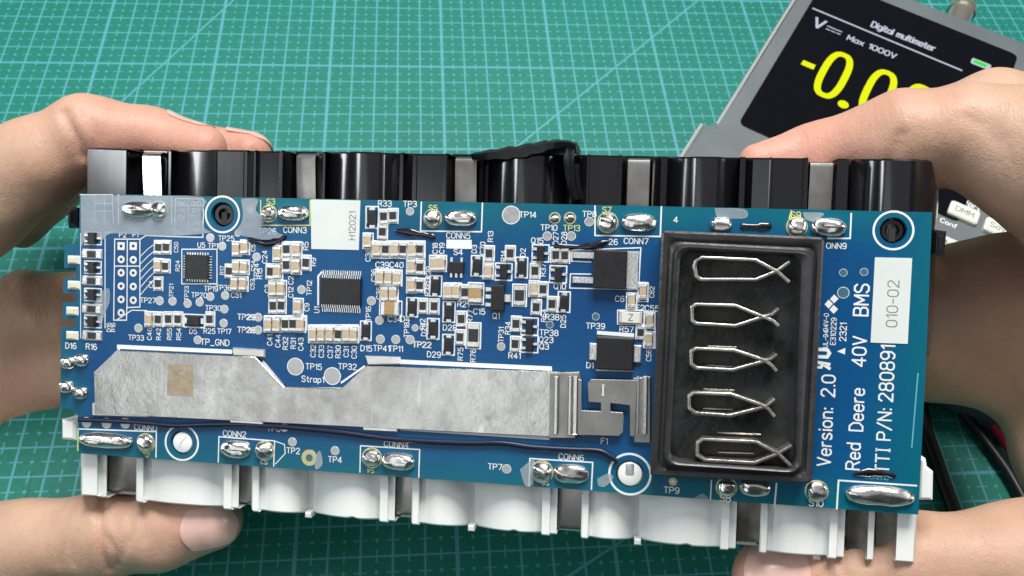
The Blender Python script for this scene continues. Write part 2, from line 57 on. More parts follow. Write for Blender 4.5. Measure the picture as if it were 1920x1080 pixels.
COATS=[[(-106.58,34.75),(-88.39,34.93),(-71.68,34.81),(-72.07,30.66),(-71.13,26.8),(-69.48,25.73),(-79.19,24.66),(-89.81,24.67),(-97.8,24.76),(-100.26,23.0),(-104.93,23.45),(-106.32,21.14),(-106.52,27.1)],[(-61.19,34.59),(-56.51,34.68),(-57.05,31.65),(-54.1,29.39),(-55.52,27.44),(-49.68,25.67),(-51.68,23.97),(-58.11,24.77),(-62.82,25.62),(-61.09,28.14),(-60.55,30.9)]]
SMEARS=[[(58.24,34.64),(64.99,34.52),(65.68,32.53),(62.27,32.21),(58.93,32.64)],[(78.31,34.04),(83.08,33.9),(80.78,31.99),(78.96,32.57)],[(13.5,-30.88),(17.03,-28.24),(16.93,-33.98),(14.95,-34.78)],[(32.66,-31.82),(35.21,-30.46),(36.54,-31.29),(34.67,-33.66),(32.98,-33.51)],[(-39.98,-31.43),(-38.57,-29.54),(-37.79,-32.95),(-39.63,-34.46)],[(-102.63,7.3),(-98.45,10.29),(-97.95,6.76),(-99.48,3.14),(-100.38,-0.03),(-101.01,0.51)],[(55.81,-35.15),(58.02,-33.69),(59.59,-35.52)]]
BL=[(-120.82,49.96,-22.0),(-109.25,48.14,-6.0),(-107.54,47.9,-4.0),(-96.21,47.62,-4.0),(-96.39,47.72,-5.0),(-99.77,48.39,-11.0),(-97.82,48.59,-13.0),(-98.12,48.7,-14.0),(-90.37,48.64,-14.0),(-85.91,47.86,-7.0),(-85.01,47.74,-6.0),(-84.39,47.74,-6.0),(-87.59,48.41,-12.0),(-85.74,48.29,-11.0),(-83.19,48.07,-9.14),(-80.82,47.88,-7.56),(-78.61,47.73,-6.24),(-76.56,47.61,-5.15),(-74.64,47.51,-4.27),(-72.84,47.43,-3.57),(-71.11,47.53,-3.0),(-69.44,47.48,-2.51),(-71.15,47.51,-2.8),(-62.05,47.5,-2.8),(-61.36,47.41,-2.0),(-60.62,47.41,-2.0),(-61.37,47.47,-4.0),(-60.2,47.52,-4.5),(-58.97,47.46,-2.4),(-58.45,47.46,-2.4),(-58.99,47.47,-4.0),(-52.98,47.53,-4.6),(-51.97,47.52,-3.0),(-51.39,47.52,-3.0),(-51.68,47.57,-5.0),(-51.94,48.02,-9.0),(-53.03,48.57,-14.0),(-46.63,48.57,-14.0),(-43.79,47.9,-8.0),(-42.21,47.79,-7.0),(-41.14,47.57,-5.0),(-40.55,47.57,-5.0),(-42.59,48.23,-11.0),(-42.05,48.12,-10.0),(-39.75,47.87,-7.73),(-37.65,47.65,-5.92),(-35.73,47.48,-4.54),(-33.97,47.35,-3.54),(-32.35,47.43,-2.89),(-30.85,47.37,-2.54),(-29.42,47.34,-2.4),(-28.05,47.32,-2.4),(-26.74,47.33,-2.61),(-25.54,47.37,-3.11),(-24.44,47.29,-3.97),(-23.45,47.41,-5.21),(-22.58,47.58,-6.88),(-21.82,47.8,-9.0),(-19.9,47.3,-3.0),(-19.06,47.29,-3.0),(-20.23,47.67,-8.0),(-18.23,47.65,-8.0),(-16.83,47.21,-4.0),(-15.85,47.2,-4.0),(-15.46,47.15,-3.6),(-8.66,47.14,-3.6),(-8.21,47.19,-2.6),(-7.59,47.19,-2.6),(-8.22,47.52,-7.0),(-8.88,48.29,-14.0),(-2.27,48.31,-14.0),(-1.43,48.09,-12.0),(0.06,47.44,-6.0),(1.22,47.33,-5.0),(1.41,47.77,-9.0),(1.82,47.77,-9.0),(3.63,47.56,-7.02),(5.33,47.39,-5.45),(6.95,47.27,-4.27),(8.48,47.18,-3.44),(9.96,47.29,-2.92),(11.39,47.26,-2.66),(12.78,47.26,-2.6),(14.15,47.27,-2.66),(15.49,47.31,-2.92),(16.8,47.21,-3.44),(18.08,47.31,-4.27),(19.33,47.45,-5.45),(20.54,47.62,-7.02),(21.74,47.85,-9.0),(22.44,47.52,-6.0),(23.56,47.3,-2.6),(24.22,47.3,-4.0),(24.53,47.75,-8.0),(26.11,47.42,-5.0),(27.25,47.32,-4.0),(27.57,47.29,-2.4),(28.02,47.29,-2.4),(28.18,47.29,-3.8),(35.23,47.22,-3.8),(35.46,47.26,-2.8),(36.04,47.26,-2.8),(36.25,47.67,-8.0),(36.85,48.33,-14.0),(42.79,48.27,-14.0),(43.2,48.04,-12.0),(43.48,47.38,-6.0),(44.13,47.27,-5.0),(45.3,47.48,-7.0),(45.59,48.02,-12.0),(46.92,48.01,-12.0),(47.15,47.79,-10.0),(48.36,47.54,-7.82),(49.54,47.33,-6.06),(50.72,47.17,-4.69),(51.89,47.05,-3.69),(53.07,47.12,-3.01),(54.24,47.07,-2.6),(55.42,47.05,-2.4),(56.61,47.04,-2.32),(57.8,47.05,-2.44),(59.01,47.1,-2.84),(60.25,47.03,-3.55),(61.52,47.14,-4.63),(62.84,47.31,-6.1),(64.2,47.51,-8.0),(63.9,47.01,-2.0),(65.13,47.01,-2.0),(65.88,47.41,-7.0),(67.17,47.19,-5.0),(70.9,47.08,-4.0),(70.96,47.12,-3.0),(71.39,47.12,-3.0),(71.73,47.06,-3.8),(78.7,47.06,-3.8),(78.72,47.1,-2.8),(79.51,47.1,-2.8),(81.74,48.18,-14.0),(87.56,48.17,-14.0),(87.67,47.95,-12.0),(86.56,47.18,-5.0),(89.09,47.18,-5.0),(90.79,47.94,-12.0),(90.95,47.83,-11.0),(91.81,47.59,-8.82),(92.73,47.39,-7.02),(93.7,47.23,-5.57),(94.73,47.11,-4.44),(95.82,47.02,-3.61),(96.95,47.1,-3.01),(98.11,47.05,-2.6),(99.3,47.01,-2.3),(100.53,47.0,-2.18),(101.82,47.01,-2.3),(103.19,47.05,-2.71),(104.65,46.99,-3.45),(106.22,47.1,-4.53),(107.91,47.26,-6.0),(109.62,47.44,-9.0),(111.73,47.6,-14.0),(114.51,48.22,-22.0)]
WL=[(-120.19,-51.39,-20.0),(-108.72,-47.73,-4.0),(-107.7,-47.11,-3.0),(-103.38,-47.12,-3.0),(-104.16,-47.85,-4.6),(-101.59,-47.86,-4.6),(-106.07,-48.85,-12.0),(-97.52,-48.88,-12.0),(-91.93,-47.66,-3.4),(-91.43,-47.91,-3.1),(-89.86,-47.92,-3.1),(-90.69,-47.99,-5.2),(-88.89,-48.0,-5.21),(-86.86,-47.89,-4.59),(-84.93,-47.81,-4.12),(-83.1,-47.76,-3.8),(-81.36,-47.72,-3.6),(-79.68,-47.71,-3.51),(-78.05,-47.71,-3.5),(-76.45,-47.72,-3.54),(-74.9,-47.75,-3.66),(-73.41,-47.8,-3.88),(-71.99,-47.86,-4.24),(-70.64,-47.96,-4.73),(-69.37,-48.08,-5.38),(-68.18,-48.24,-6.2),(-66.43,-47.97,-3.1),(-64.3,-47.97,-3.1),(-64.66,-47.91,-4.4),(-62.84,-47.92,-4.4),(-66.44,-48.98,-12.0),(-62.84,-48.99,-12.0),(-58.57,-47.74,-3.4),(-58.13,-47.99,-3.1),(-56.63,-47.99,-3.1),(-57.16,-48.08,-5.2),(-55.86,-48.06,-5.05),(-54.41,-47.91,-4.24),(-53.1,-47.81,-3.72),(-51.92,-47.77,-3.47),(-50.84,-47.77,-3.45),(-49.84,-47.8,-3.6),(-48.89,-47.85,-3.85),(-48.0,-47.93,-4.27),(-47.21,-48.05,-4.92),(-46.53,-48.23,-5.84),(-45.96,-48.45,-7.05),(-45.51,-48.74,-8.6),(-45.31,-49.01,-9.6),(-44.29,-49.04,-9.7),(-41.14,-48.47,-7.09),(-39.11,-48.23,-5.75),(-37.23,-48.05,-4.75),(-35.48,-47.92,-4.03),(-33.83,-47.83,-3.57),(-32.25,-47.79,-3.3),(-30.73,-47.36,-3.14),(-29.26,-47.77,-3.17),(-27.89,-47.82,-3.45),(-26.62,-47.94,-4.02),(-25.44,-48.11,-4.93),(-24.37,-48.35,-6.2),(-23.25,-48.06,-3.1),(-21.25,-48.07,-3.1),(-21.36,-48.02,-4.4),(-19.64,-48.03,-4.4),(-21.76,-49.13,-12.0),(-17.33,-49.15,-12.0),(-14.8,-47.85,-3.4),(-14.43,-48.08,-3.1),(-13.02,-48.08,-3.1),(-13.16,-48.19,-5.2),(-11.91,-48.17,-5.05),(-10.64,-48.02,-4.24),(-9.45,-47.92,-3.72),(-8.34,-47.88,-3.47),(-7.28,-47.87,-3.45),(-6.26,-47.91,-3.6),(-5.27,-47.96,-3.85),(-4.32,-48.04,-4.27),(-3.41,-48.16,-4.92),(-2.56,-48.34,-5.84),(-1.76,-48.57,-7.05),(-1.02,-48.86,-8.6),(-0.66,-49.14,-9.6),(0.32,-49.17,-9.7),(2.83,-48.59,-7.09),(4.5,-48.34,-5.75),(6.1,-48.16,-4.75),(7.62,-48.02,-4.03),(9.1,-47.94,-3.57),(10.53,-47.89,-3.3),(11.93,-47.47,-3.14),(13.32,-47.87,-3.17),(14.67,-47.93,-3.45),(15.97,-48.04,-4.02),(17.23,-48.22,-4.93),(18.46,-48.47,-6.2),(18.98,-48.15,-3.1),(20.87,-48.16,-3.1),(20.99,-48.13,-4.4),(22.61,-48.13,-4.4),(21.96,-49.28,-12.0),(28.07,-49.31,-12.0),(28.86,-47.95,-3.4),(29.16,-48.18,-3.1),(30.48,-48.18,-3.1),(30.74,-48.31,-5.2),(31.76,-48.28,-5.05),(32.69,-48.12,-4.24),(33.59,-48.02,-3.72),(34.47,-47.98,-3.47),(35.34,-47.98,-3.45),(36.2,-48.01,-3.6),(37.06,-48.06,-3.85),(37.91,-48.14,-4.27),(38.76,-48.27,-4.92),(39.61,-48.45,-5.84),(40.46,-48.69,-7.05),(41.31,-48.99,-8.6),(41.83,-49.26,-9.6),(42.77,-49.3,-9.7),(44.99,-48.71,-7.09),(46.64,-48.45,-5.75),(48.28,-48.26,-4.75),(49.9,-48.13,-4.03),(51.51,-48.04,-3.57),(53.12,-47.99,-3.3),(54.72,-47.58,-3.14),(56.34,-47.97,-3.17),(57.96,-48.03,-3.45),(59.61,-48.15,-4.02),(61.28,-48.33,-4.93),(62.99,-48.58,-6.2),(62.88,-48.25,-3.1),(64.65,-48.25,-3.1),(65.01,-48.24,-4.4),(66.53,-48.24,-4.4),(67.4,-49.44,-12.0),(73.01,-49.46,-12.0),(72.08,-48.05,-3.4),(72.3,-48.27,-3.1),(73.55,-48.27,-3.1),(74.19,-48.42,-5.2),(75.33,-48.42,-5.21),(76.25,-48.3,-4.59),(77.19,-48.21,-4.12),(78.15,-48.15,-3.8),(79.12,-48.11,-3.6),(80.1,-48.1,-3.51),(81.1,-48.1,-3.5),(82.1,-48.11,-3.54),(83.11,-48.13,-3.66),(84.15,-48.18,-3.88),(85.21,-48.25,-4.24),(86.29,-48.36,-4.73),(87.41,-48.49,-5.38),(88.57,-48.65,-6.2),(88.09,-48.3,-3.1),(89.79,-48.31,-3.1),(90.29,-48.3,-4.4),(91.76,-48.3,-4.4),(93.5,-49.53,-12.0),(98.66,-49.55,-12.0),(97.01,-48.24,-4.0),(98.34,-48.24,-4.0),(100.54,-49.55,-12.0),(105.39,-49.57,-12.0),(103.22,-47.67,-3.0),(107.02,-47.68,-3.0),(108.08,-48.46,-5.0),(112.7,-52.18,-20.0)]
BT=[(-93.66,-88.33,47.34,-7.5),(-49.5,-44.32,47.22,-7.5),(-6.57,-1.0,46.84,-7.5),(37.34,42.7,47.05,-7.5),(80.87,86.14,46.76,-7.5)]
WT=[(-103.16,-94.92,-47.03,-8.0),(-64.5,-60.65,-47.63,-8.0),(-20.39,-15.9,-47.61,-8.0),(22.47,28.74,-48.0,-8.0),(67.15,72.9,-47.71,-8.0),(93.12,98.05,-49.05,-8.0),(99.91,104.67,-49.01,-8.0)]
FILM=[(-1.87,46.99,-5.0),(1.2,47.05,-4.0),(6.12,47.38,-3.0),(10.95,47.84,-2.0),(15.44,48.68,-1.0),(19.02,49.42,-0.5),(22.27,49.71,-0.5),(24.79,49.21,-1.5)]
FILM2=[(23.2,48.61,-2.0),(23.03,45.75,-2.0),(23.29,42.6,-3.0),(23.83,39.41,-4.0),(24.89,36.21,-5.0)]
CLIPSIDES=[[(-112.73,31.73),(-109.7,31.5),(-109.67,26.29),(-112.38,25.94)],[(107.84,30.88),(110.89,30.46),(110.69,24.77),(107.88,24.94)],[(-113.97,-26.38),(-109.78,-26.43),(-109.74,-31.89),(-113.94,-31.86)],[(107.21,-22.36),(108.76,-22.64),(109.07,-24.39),(110.54,-25.56),(110.73,-32.26),(107.43,-32.5)]]
LABEL1=[(-42.23,34.8),(-29.07,34.78),(-29.23,22.26),(-41.85,22.19)]
LABEL2=[(94.72,24.0),(102.85,24.05),(102.75,4.31),(94.61,4.27)]
LTEXT=[('H12021',-31.06,28.36)]
DIA=[[(86.12,15.14),(87.14,14.21),(86.2,13.08),(85.24,14.01)],[(84.94,13.87),(85.96,12.94),(85.02,11.81),(84.06,12.74)],[(86.1,12.69),(87.12,11.76),(86.18,10.62),(85.22,11.55)]]
SILKRECTS=[[(-6.58,25.53),(-0.19,25.61),(-0.13,23.33),(-6.61,23.32)]]
TRI=[(87.32,1.88),(89.13,2.77),(89.1,1.25)]
TEETH=[(-44.06,-48.49),(0.31,-48.62),(42.92,-48.74),(86.12,-48.87)]
LH={'palm':[[(-198.83,17.58,-36.0,19.7),(-173.69,30.09,-34.0,16.84),(-149.35,43.53,-34.0,13.23)],[(-222.28,15.12,-60.0,21.6),(-196.65,28.0,-60.0,18.61),(-170.18,41.28,-58.0,14.52)],[(-245.73,10.27,-84.0,23.5),(-217.83,25.36,-84.0,20.25),(-191.37,37.87,-82.0,15.8)],[(-177.47,21.27,-16.0,18.12),(-149.04,31.22,-8.0,15.06),(-130.43,43.86,-12.0,12.32)],[(-216.73,4.31,-50.0,22.41),(-198.07,-20.6,-50.0,22.41),(-188.52,-37.31,-44.0,21.9),(-183.56,-57.87,-28.0,19.07)],[(-195.48,-13.56,-54.0,20.31),(-172.04,-7.38,-58.0,18.47),(-149.17,-4.76,-60.0,16.62)],[(-191.62,-35.27,-52.0,20.16),(-171.97,-26.83,-58.0,18.47),(-151.07,-21.43,-60.0,15.79)],[(-187.24,-69.28,-20.0,19.85),(-154.18,-73.44,-16.0,15.61)]],'fingers':[[(-149.04,31.22,-8.0,14.79),(-116.56,53.04,-17.0,10.64),(-100.98,53.16,-24.0,8.08),(-84.44,50.53,-24.0,6.2)],[(-192.44,25.3,-60.0,17.45),(-142.47,50.68,-50.0,11.85),(-106.18,52.96,-46.0,8.83),(-80.35,50.49,-44.0,7.04)],[(-161.36,-74.04,-16.0,16.16),(-132.26,-67.27,-15.0,13.32),(-110.07,-62.49,-15.0,11.65),(-91.79,-59.49,-15.0,10.54),(-75.87,-55.49,-15.0,8.32)]],'crease':[([(-116.11,57.29,-18.0),(-113.02,51.43,-16.0),(-112.0,45.91,-18.0)],1.0,1.6),([(-107.38,-49.28,-8.0),(-105.08,-52.45,-4.0),(-102.86,-58.3,-2.0),(-101.48,-68.49,-6.0)],0.9,1.2),([(-100.3,-49.87,-4.0),(-100.7,-54.77,-3.0)],0.5,0.9),([(-97.1,-51.1,-4.0),(-94.03,-56.45,-3.0),(-97.16,-64.38,-6.0)],0.45,1.0),([(-109.82,-52.36,-5.0),(-110.69,-58.09,-4.0),(-110.43,-66.24,-6.0)],0.35,1.0),([(-91.23,-52.13,-4.0),(-89.91,-57.92,-4.0)],0.4,1.1),([(-102.63,-57.45,-4.0),(-98.6,-61.58,-4.0),(-98.75,-66.76,-6.0)],0.5,1.1),([(-115.44,-51.57,-6.0),(-115.24,-58.45,-4.0),(-115.02,-66.63,-6.0)],0.35,1.2),([(-100.52,-48.23,-6.0),(-98.53,-51.21,-4.0),(-99.42,-55.4,-3.0)],0.5,1.0),([(-111.31,58.4,-6.0),(-108.26,51.64,-4.0),(-109.93,44.67,-6.0)],0.4,1.6),([(-76.23,51.2,-12.0),(-74.03,47.65,-10.0)],0.3,1.3)],'nail':[([(-79.54,-56.38,-5.0),(-68.53,-54.24,-7.0)],11.0,(0,0,1)),([(-94.86,60.27,-24.0),(-82.88,56.95,-24.0)],7.0,(0,0.9,0.42)),([(-86.82,57.85,-44.0),(-74.82,55.96,-44.0)],7.0,(0,0.9,0.42))],'tips':[(-90.01,49.96,-10.0),(-84.44,50.53,-24.0),(-80.35,50.49,-44.0),(-63.56,-51.53,-10.0),(-105.97,47.72,-20.0)]}  # first three palm chains are unseen bulk added to shade the palm
RH={'palm':[[(163.76,40.09,-38.0,22.91),(144.33,49.67,-34.0,17.44),(126.63,55.57,-34.0,11.42)],[(175.31,40.17,-62.0,25.11),(154.95,51.53,-60.0,18.94),(136.15,57.81,-58.0,12.21)],[(186.87,39.99,-86.0,27.3),(165.54,52.7,-84.0,20.25),(145.93,59.55,-82.0,12.93)],[(151.81,39.98,-18.0,21.09),(133.95,47.85,-10.0,16.01),(116.81,54.2,-12.0,10.41)],[(174.52,14.73,-52.0,25.81),(166.79,-4.85,-52.0,25.16),(165.95,-23.97,-42.0,22.66),(162.05,-36.69,-26.0,18.91)],[(165.13,5.32,-54.0,22.75),(144.27,7.79,-58.0,23.09),(124.67,6.24,-60.0,20.77)],[(165.91,-9.66,-54.0,24.38),(144.71,-1.29,-58.0,17.16),(124.99,-0.83,-60.0,16.62)]],'fingers':[[(133.95,47.85,-10.0,15.74),(117.47,54.22,-14.0,11.05),(103.75,52.7,-17.0,12.04),(84.54,49.78,-22.0,7.58),(69.85,47.09,-20.0,5.39)],[(160.84,59.77,-60.0,17.45),(139.34,65.11,-56.0,12.44),(114.56,58.46,-48.0,11.44),(92.24,52.22,-42.0,8.07)],[(153.92,-45.52,-18.0,16.87),(134.04,-49.4,-16.0,13.1),(111.95,-52.35,-16.0,12.26),(94.31,-56.04,-16.0,11.15),(76.96,-59.21,-16.0,10.03)]],'crease':[([(100.24,52.81,-14.0),(99.6,50.47,-14.0),(98.77,46.77,-16.0)],0.6,1.4),([(113.25,56.3,-5.0),(116.79,54.48,-5.0),(119.26,50.83,-5.0)],0.3,1.8),([(89.34,-45.47,-6.0),(88.53,-50.07,-4.0),(89.55,-53.88,-4.0)],0.5,1.1),([(93.0,-44.52,-6.0),(91.82,-49.78,-4.0),(92.96,-53.58,-4.0)],0.45,1.1),([(97.24,-43.53,-6.0),(97.87,-49.27,-4.0)],0.35,1.2),([(79.44,54.5,-16.0),(78.07,48.96,-14.0)],0.35,1.3)],'nail':[([(83.51,-52.42,-5.0),(70.41,-55.72,-8.0)],11.5,(-0.15,0.1,1))],'tips':[(69.85,47.09,-20.0),(70.08,-55.13,-10.0),(79.56,47.76,-15.0)]}  # first three palm chains are hidden mass added to keep light off the palm
LEAD1=[[158.0,-68.8,2.5],[155.6,-83.4,2.5],[155.4,-95.4,2.5],[155.2,-106.9,2.5],[155.5,-118.8,2.5],[156.4,-133.7,2.5],[157.5,-146.9,2.5]]
LEAD2=[[168.2,-72.6,3.0],[172.1,-81.1,3.0],[175.6,-90.4,3.0],[178.3,-98.4,3.0],[179.7,-104.6,3.0],[181.0,-115.5,3.0],[180.6,-129.7,3.0]]
LEAD3=[[175.1,-63.5,4.0],[176.2,-84.8,4.0],[178.4,-92.9,4.0],[179.0,-101.7,4.0],[180.8,-112.2,4.0],[185.1,-128.5,4.0]]

# ---------------------------------------------------------------- materials
def nt(name):
    m = bpy.data.materials.new(name); m.use_nodes = True
    t = m.node_tree; return m, t, t.nodes['Principled BSDF']
def setp(b, **k):
    for a, v in k.items():
        a = {'col': 'Base Color', 'rough': 'Roughness', 'metal': 'Metallic', 'coat': 'Coat Weight', 'coatr': 'Coat Roughness', 'sss': 'Subsurface Weight', 'spec': 'Specular IOR Level', 'trans': 'Transmission Weight', 'alpha': 'Alpha', 'emit': 'Emission Color', 'es': 'Emission Strength'}[a]
        if isinstance(v, tuple) and len(v) == 3: v = v + (1,)
        b.inputs[a].default_value = v
def tnode(t, kind, **k):
    n = t.nodes.new(kind)
    for a, v in k.items():
        if a in n.inputs: n.inputs[a].default_value = v
        else: setattr(n, a, v)
    return n
def noise(t, scale, detail=4, rough=.55, src='Object', stretch=None):
    tc = t.nodes.new('ShaderNodeTexCoord'); n = t.nodes.new('ShaderNodeTexNoise')
    n.inputs['Scale'].default_value = scale; n.inputs['Detail'].default_value = detail; n.inputs['Roughness'].default_value = rough
    if stretch:
        mp = t.nodes.new('ShaderNodeMapping'); mp.inputs['Scale'].default_value = stretch
        t.links.new(tc.outputs[src], mp.inputs['Vector']); t.links.new(mp.outputs[0], n.inputs['Vector'])
    else: t.links.new(tc.outputs[src], n.inputs['Vector'])
    return n.outputs['Fac']
def ramp(t, fac, stops):
    r = t.nodes.new('ShaderNodeValToRGB'); e = r.color_ramp.elements
    while len(e) < len(stops): e.new(.5)
    for i, (p, c) in enumerate(stops): e[i].position = p; e[i].color = c + (1,) if len(c) == 3 else c
    t.links.new(fac, r.inputs[0]); return r.outputs[0]
def bump(t, b, h, strength=.2, dist=.0003):
    n = t.nodes.new('ShaderNodeBump'); n.inputs['Strength'].default_value = strength; n.inputs['Distance'].default_value = dist
    t.links.new(h, n.inputs['Height']); t.links.new(n.outputs[0], b.inputs['Normal'])
def mix(t, fac, a, b_):
    n = t.nodes.new('ShaderNodeMix'); n.data_type = 'RGBA'
    for s, v in ((n.inputs[0], fac), (n.inputs[6], a), (n.inputs[7], b_)):
        if isinstance(v, (int, float)): s.default_value = v
        elif isinstance(v, tuple): s.default_value = v + (1,) if len(v) == 3 else v
        else: t.links.new(v, s)
    return n.outputs[2]
def simple(name, col, rough=.5, metal=0, var=.0, vs=400, bs=0, bscale=900, **k):
    m, t, b = nt(name); setp(b, col=col, rough=rough, metal=metal, **k)
    if var:
        c2 = tuple(min(1, c * (1 + var)) for c in col); c1 = tuple(c * (1 - var) for c in col)
        t.links.new(ramp(t, noise(t, vs), [(.3, c1), (.7, c2)]), b.inputs['Base Color'])
        t.links.new(ramp(t, noise(t, vs * .6), [(.3, (rough * .75,) * 3), (.7, (min(1, rough * 1.25),) * 3)]), b.inputs['Roughness'])
    if bs: bump(t, b, noise(t, bscale), bs)
    return m
M = {}
M['silk'] = simple('silkscreen_white', (.78, .83, .84), .6)
M['silky'] = simple('silkscreen_yellowed', (.62, .66, .20), .5)
M['silkf'] = simple('silkscreen_faint', (.12, .42, .52), .5)
M['solder'] = simple('solder', (.86, .85, .82), .24, 1, .06, 500, .3, 500)
M['endcap'] = simple('tinned_end', (.88, .88, .86), .28, .9, .08, 900, .3, 1200)
M['tan'] = simple('ceramic_tan', (.54, .44, .31), .5, 0, .15, 600)
M['brown'] = simple('ceramic_brown', (.42, .28, .13), .4, 0, .12, 500)
M['resb'] = simple('resistor_black', (.025, .027, .03), .4, 0, .2, 800)
M['substrate'] = simple('alumina', (.55, .56, .55), .5)
M['chip'] = simple('moulded_black', (.012, .012, .014), .38, 0, .25, 500, .25, 3000)
M['led'] = simple('led_cream', (.75, .72, .50), .35)
M['white_body'] = simple('fuse_white', (.72, .72, .68), .5)
M['padgrey'] = simple('test_pad', (.52, .53, .53), .38, .75, .12, 800)
M['padwhite'] = simple('tinned_pad', (.78, .79, .78), .35, .5)
M['paddark'] = simple('covered_pad', (.05, .14, .20), .4)
M['gold'] = simple('gold_pad', (.58, .55, .28), .4, .4)
M['hole'] = simple('drilled_hole', (.02, .025, .02), .6)
M['label'] = simple('paper_label', (.70, .76, .74), .6, 0, .03, 120)
M['ink'] = simple('printed_ink', (.20, .23, .19), .6)
M['wire'] = simple('navy_wire', (.004, .006, .030), .35)
M['sealant'] = simple('dark_sealant', (.006, .007, .014), .15, coat=.6)
M['rubber'] = simple('black_gasket', (.034, .033, .035), .32, 0, .25, 160, .35, 500)
M['floor'] = simple('terminal_floor', (.024, .025, .026), .24, 0, .8, 90, .5, 400)
M['steel'] = simple('clip_steel', (.50, .48, .44), .30, .9, .25, 300, .4, 500)
M['nickel'] = simple('nickel_strip', (.38, .37, .355), .33, .92, .15, 160, .12, 300)
M['nickeld'] = simple('scuffed_nickel', (.27, .255, .23), .34, .75, .5, 160, .6, 260)
M['nickelb'] = simple('bright_nickel', (.78, .77, .74), .22, 1, .08, 200, .15, 300)
M['white'] = simple('white_plastic', (.88, .91, .89), .32, 0, .02, 40, .08, 200, sss=.12)
M['white'].node_tree.nodes['Principled BSDF'].inputs['Subsurface Radius'].default_value = (.003, .003, .003)
M['film'] = simple('torn_black_film', (.010, .010, .011), .35, 0, .3, 90, .8, 160)
M['grey'] = simple('meter_grey', (.115, .135, .145), .5, 0, .04, 60, .12, 2500)
M['greyd'] = simple('meter_side', (.15, .17, .18), .55, 0, .05, 60, .12, 2500)
M['greyl'] = simple('meter_edge', (.30, .33, .33), .4)
M['button'] = simple('button_cream', (.66, .68, .60), .5, 0, .03, 100)
M['cable'] = simple('black_cable', (.010, .009, .010), .4)
M['redc'] = simple('red_cable', (.55, .02, .06), .38)
M['bnc'] = simple('nickel_plated', (.78, .75, .66), .22, .85)
M['nail'] = simple('nail', (.66, .43, .37), .30, 0, .06, 120, sss=.15, coat=.2)
M['nail'].node_tree.nodes['Principled BSDF'].inputs['Subsurface Radius'].default_value = (.003, .0012, .0008)
def mk_black():
    m, t, b = nt('glossy_black_plastic'); setp(b, col=(.008, .008, .010), rough=.16, coat=.5, coatr=.1)
    n = noise(t, 60, 5, .6, stretch=(1, .25, 1)); t.links.new(ramp(t, n, [(.35, (.10,) * 3), (.75, (.24,) * 3)]), b.inputs['Roughness'])
    bump(t, b, noise(t, 70, 3, .5, stretch=(1, .3, 1)), .25, .0006); return m
M['black'] = mk_black()
def mk_tin():
    m, t, b = nt('tinned_bus_bar'); setp(b, metal=.96)
    n1 = noise(t, 70, 8, .7); n2 = noise(t, 210, 6, .7, stretch=(1, .7, 1)); n3 = noise(t, 26, 4, .6)
    sc = noise(t, 160, 5, .65, stretch=(.25, 3.2, 1)); tc = t.nodes.new('ShaderNodeTexCoord')
    mp = t.nodes.new('ShaderNodeMapping'); mp.inputs['Rotation'].default_value = (0, 0, .6); mp.inputs['Scale'].default_value = (3.2, .5, 1)
    sn = t.nodes.new('ShaderNodeTexNoise'); sn.inputs['Scale'].default_value = 90; sn.inputs['Detail'].default_value = 3
    t.links.new(tc.outputs['Object'], mp.inputs['Vector']); t.links.new(mp.outputs[0], sn.inputs['Vector'])
    c = ramp(t, n1, [(.30, (.34, .33, .31)), (.45, (.47, .46, .435)), (.56, (.57, .56, .53)), (.70, (.80, .79, .75))])
    c = mix(t, ramp(t, n3, [(.42, (0, 0, 0)), (.62, (.55, .55, .55))]), c, (.82, .82, .77))
    c = mix(t, ramp(t, n2, [(.56, (0, 0, 0)), (.74, (.5, .5, .5))]), c, (.36, .345, .315))
    c = mix(t, ramp(t, sn.outputs['Fac'], [(.66, (0, 0, 0)), (.72, (.6, .6, .6))]), c, (.92, .91, .88))
    t.links.new(c, b.inputs['Base Color'])
    t.links.new(ramp(t, n2, [(.3, (.15,) * 3), (.7, (.36,) * 3)]), b.inputs['Roughness'])
    ad = t.nodes.new('ShaderNodeMath'); ad.operation = 'ADD'; t.links.new(n1, ad.inputs[0]); t.links.new(n2, ad.inputs[1])
    bump(t, b, ad.outputs[0], .30, .0005); return m
M['tin'] = mk_tin()
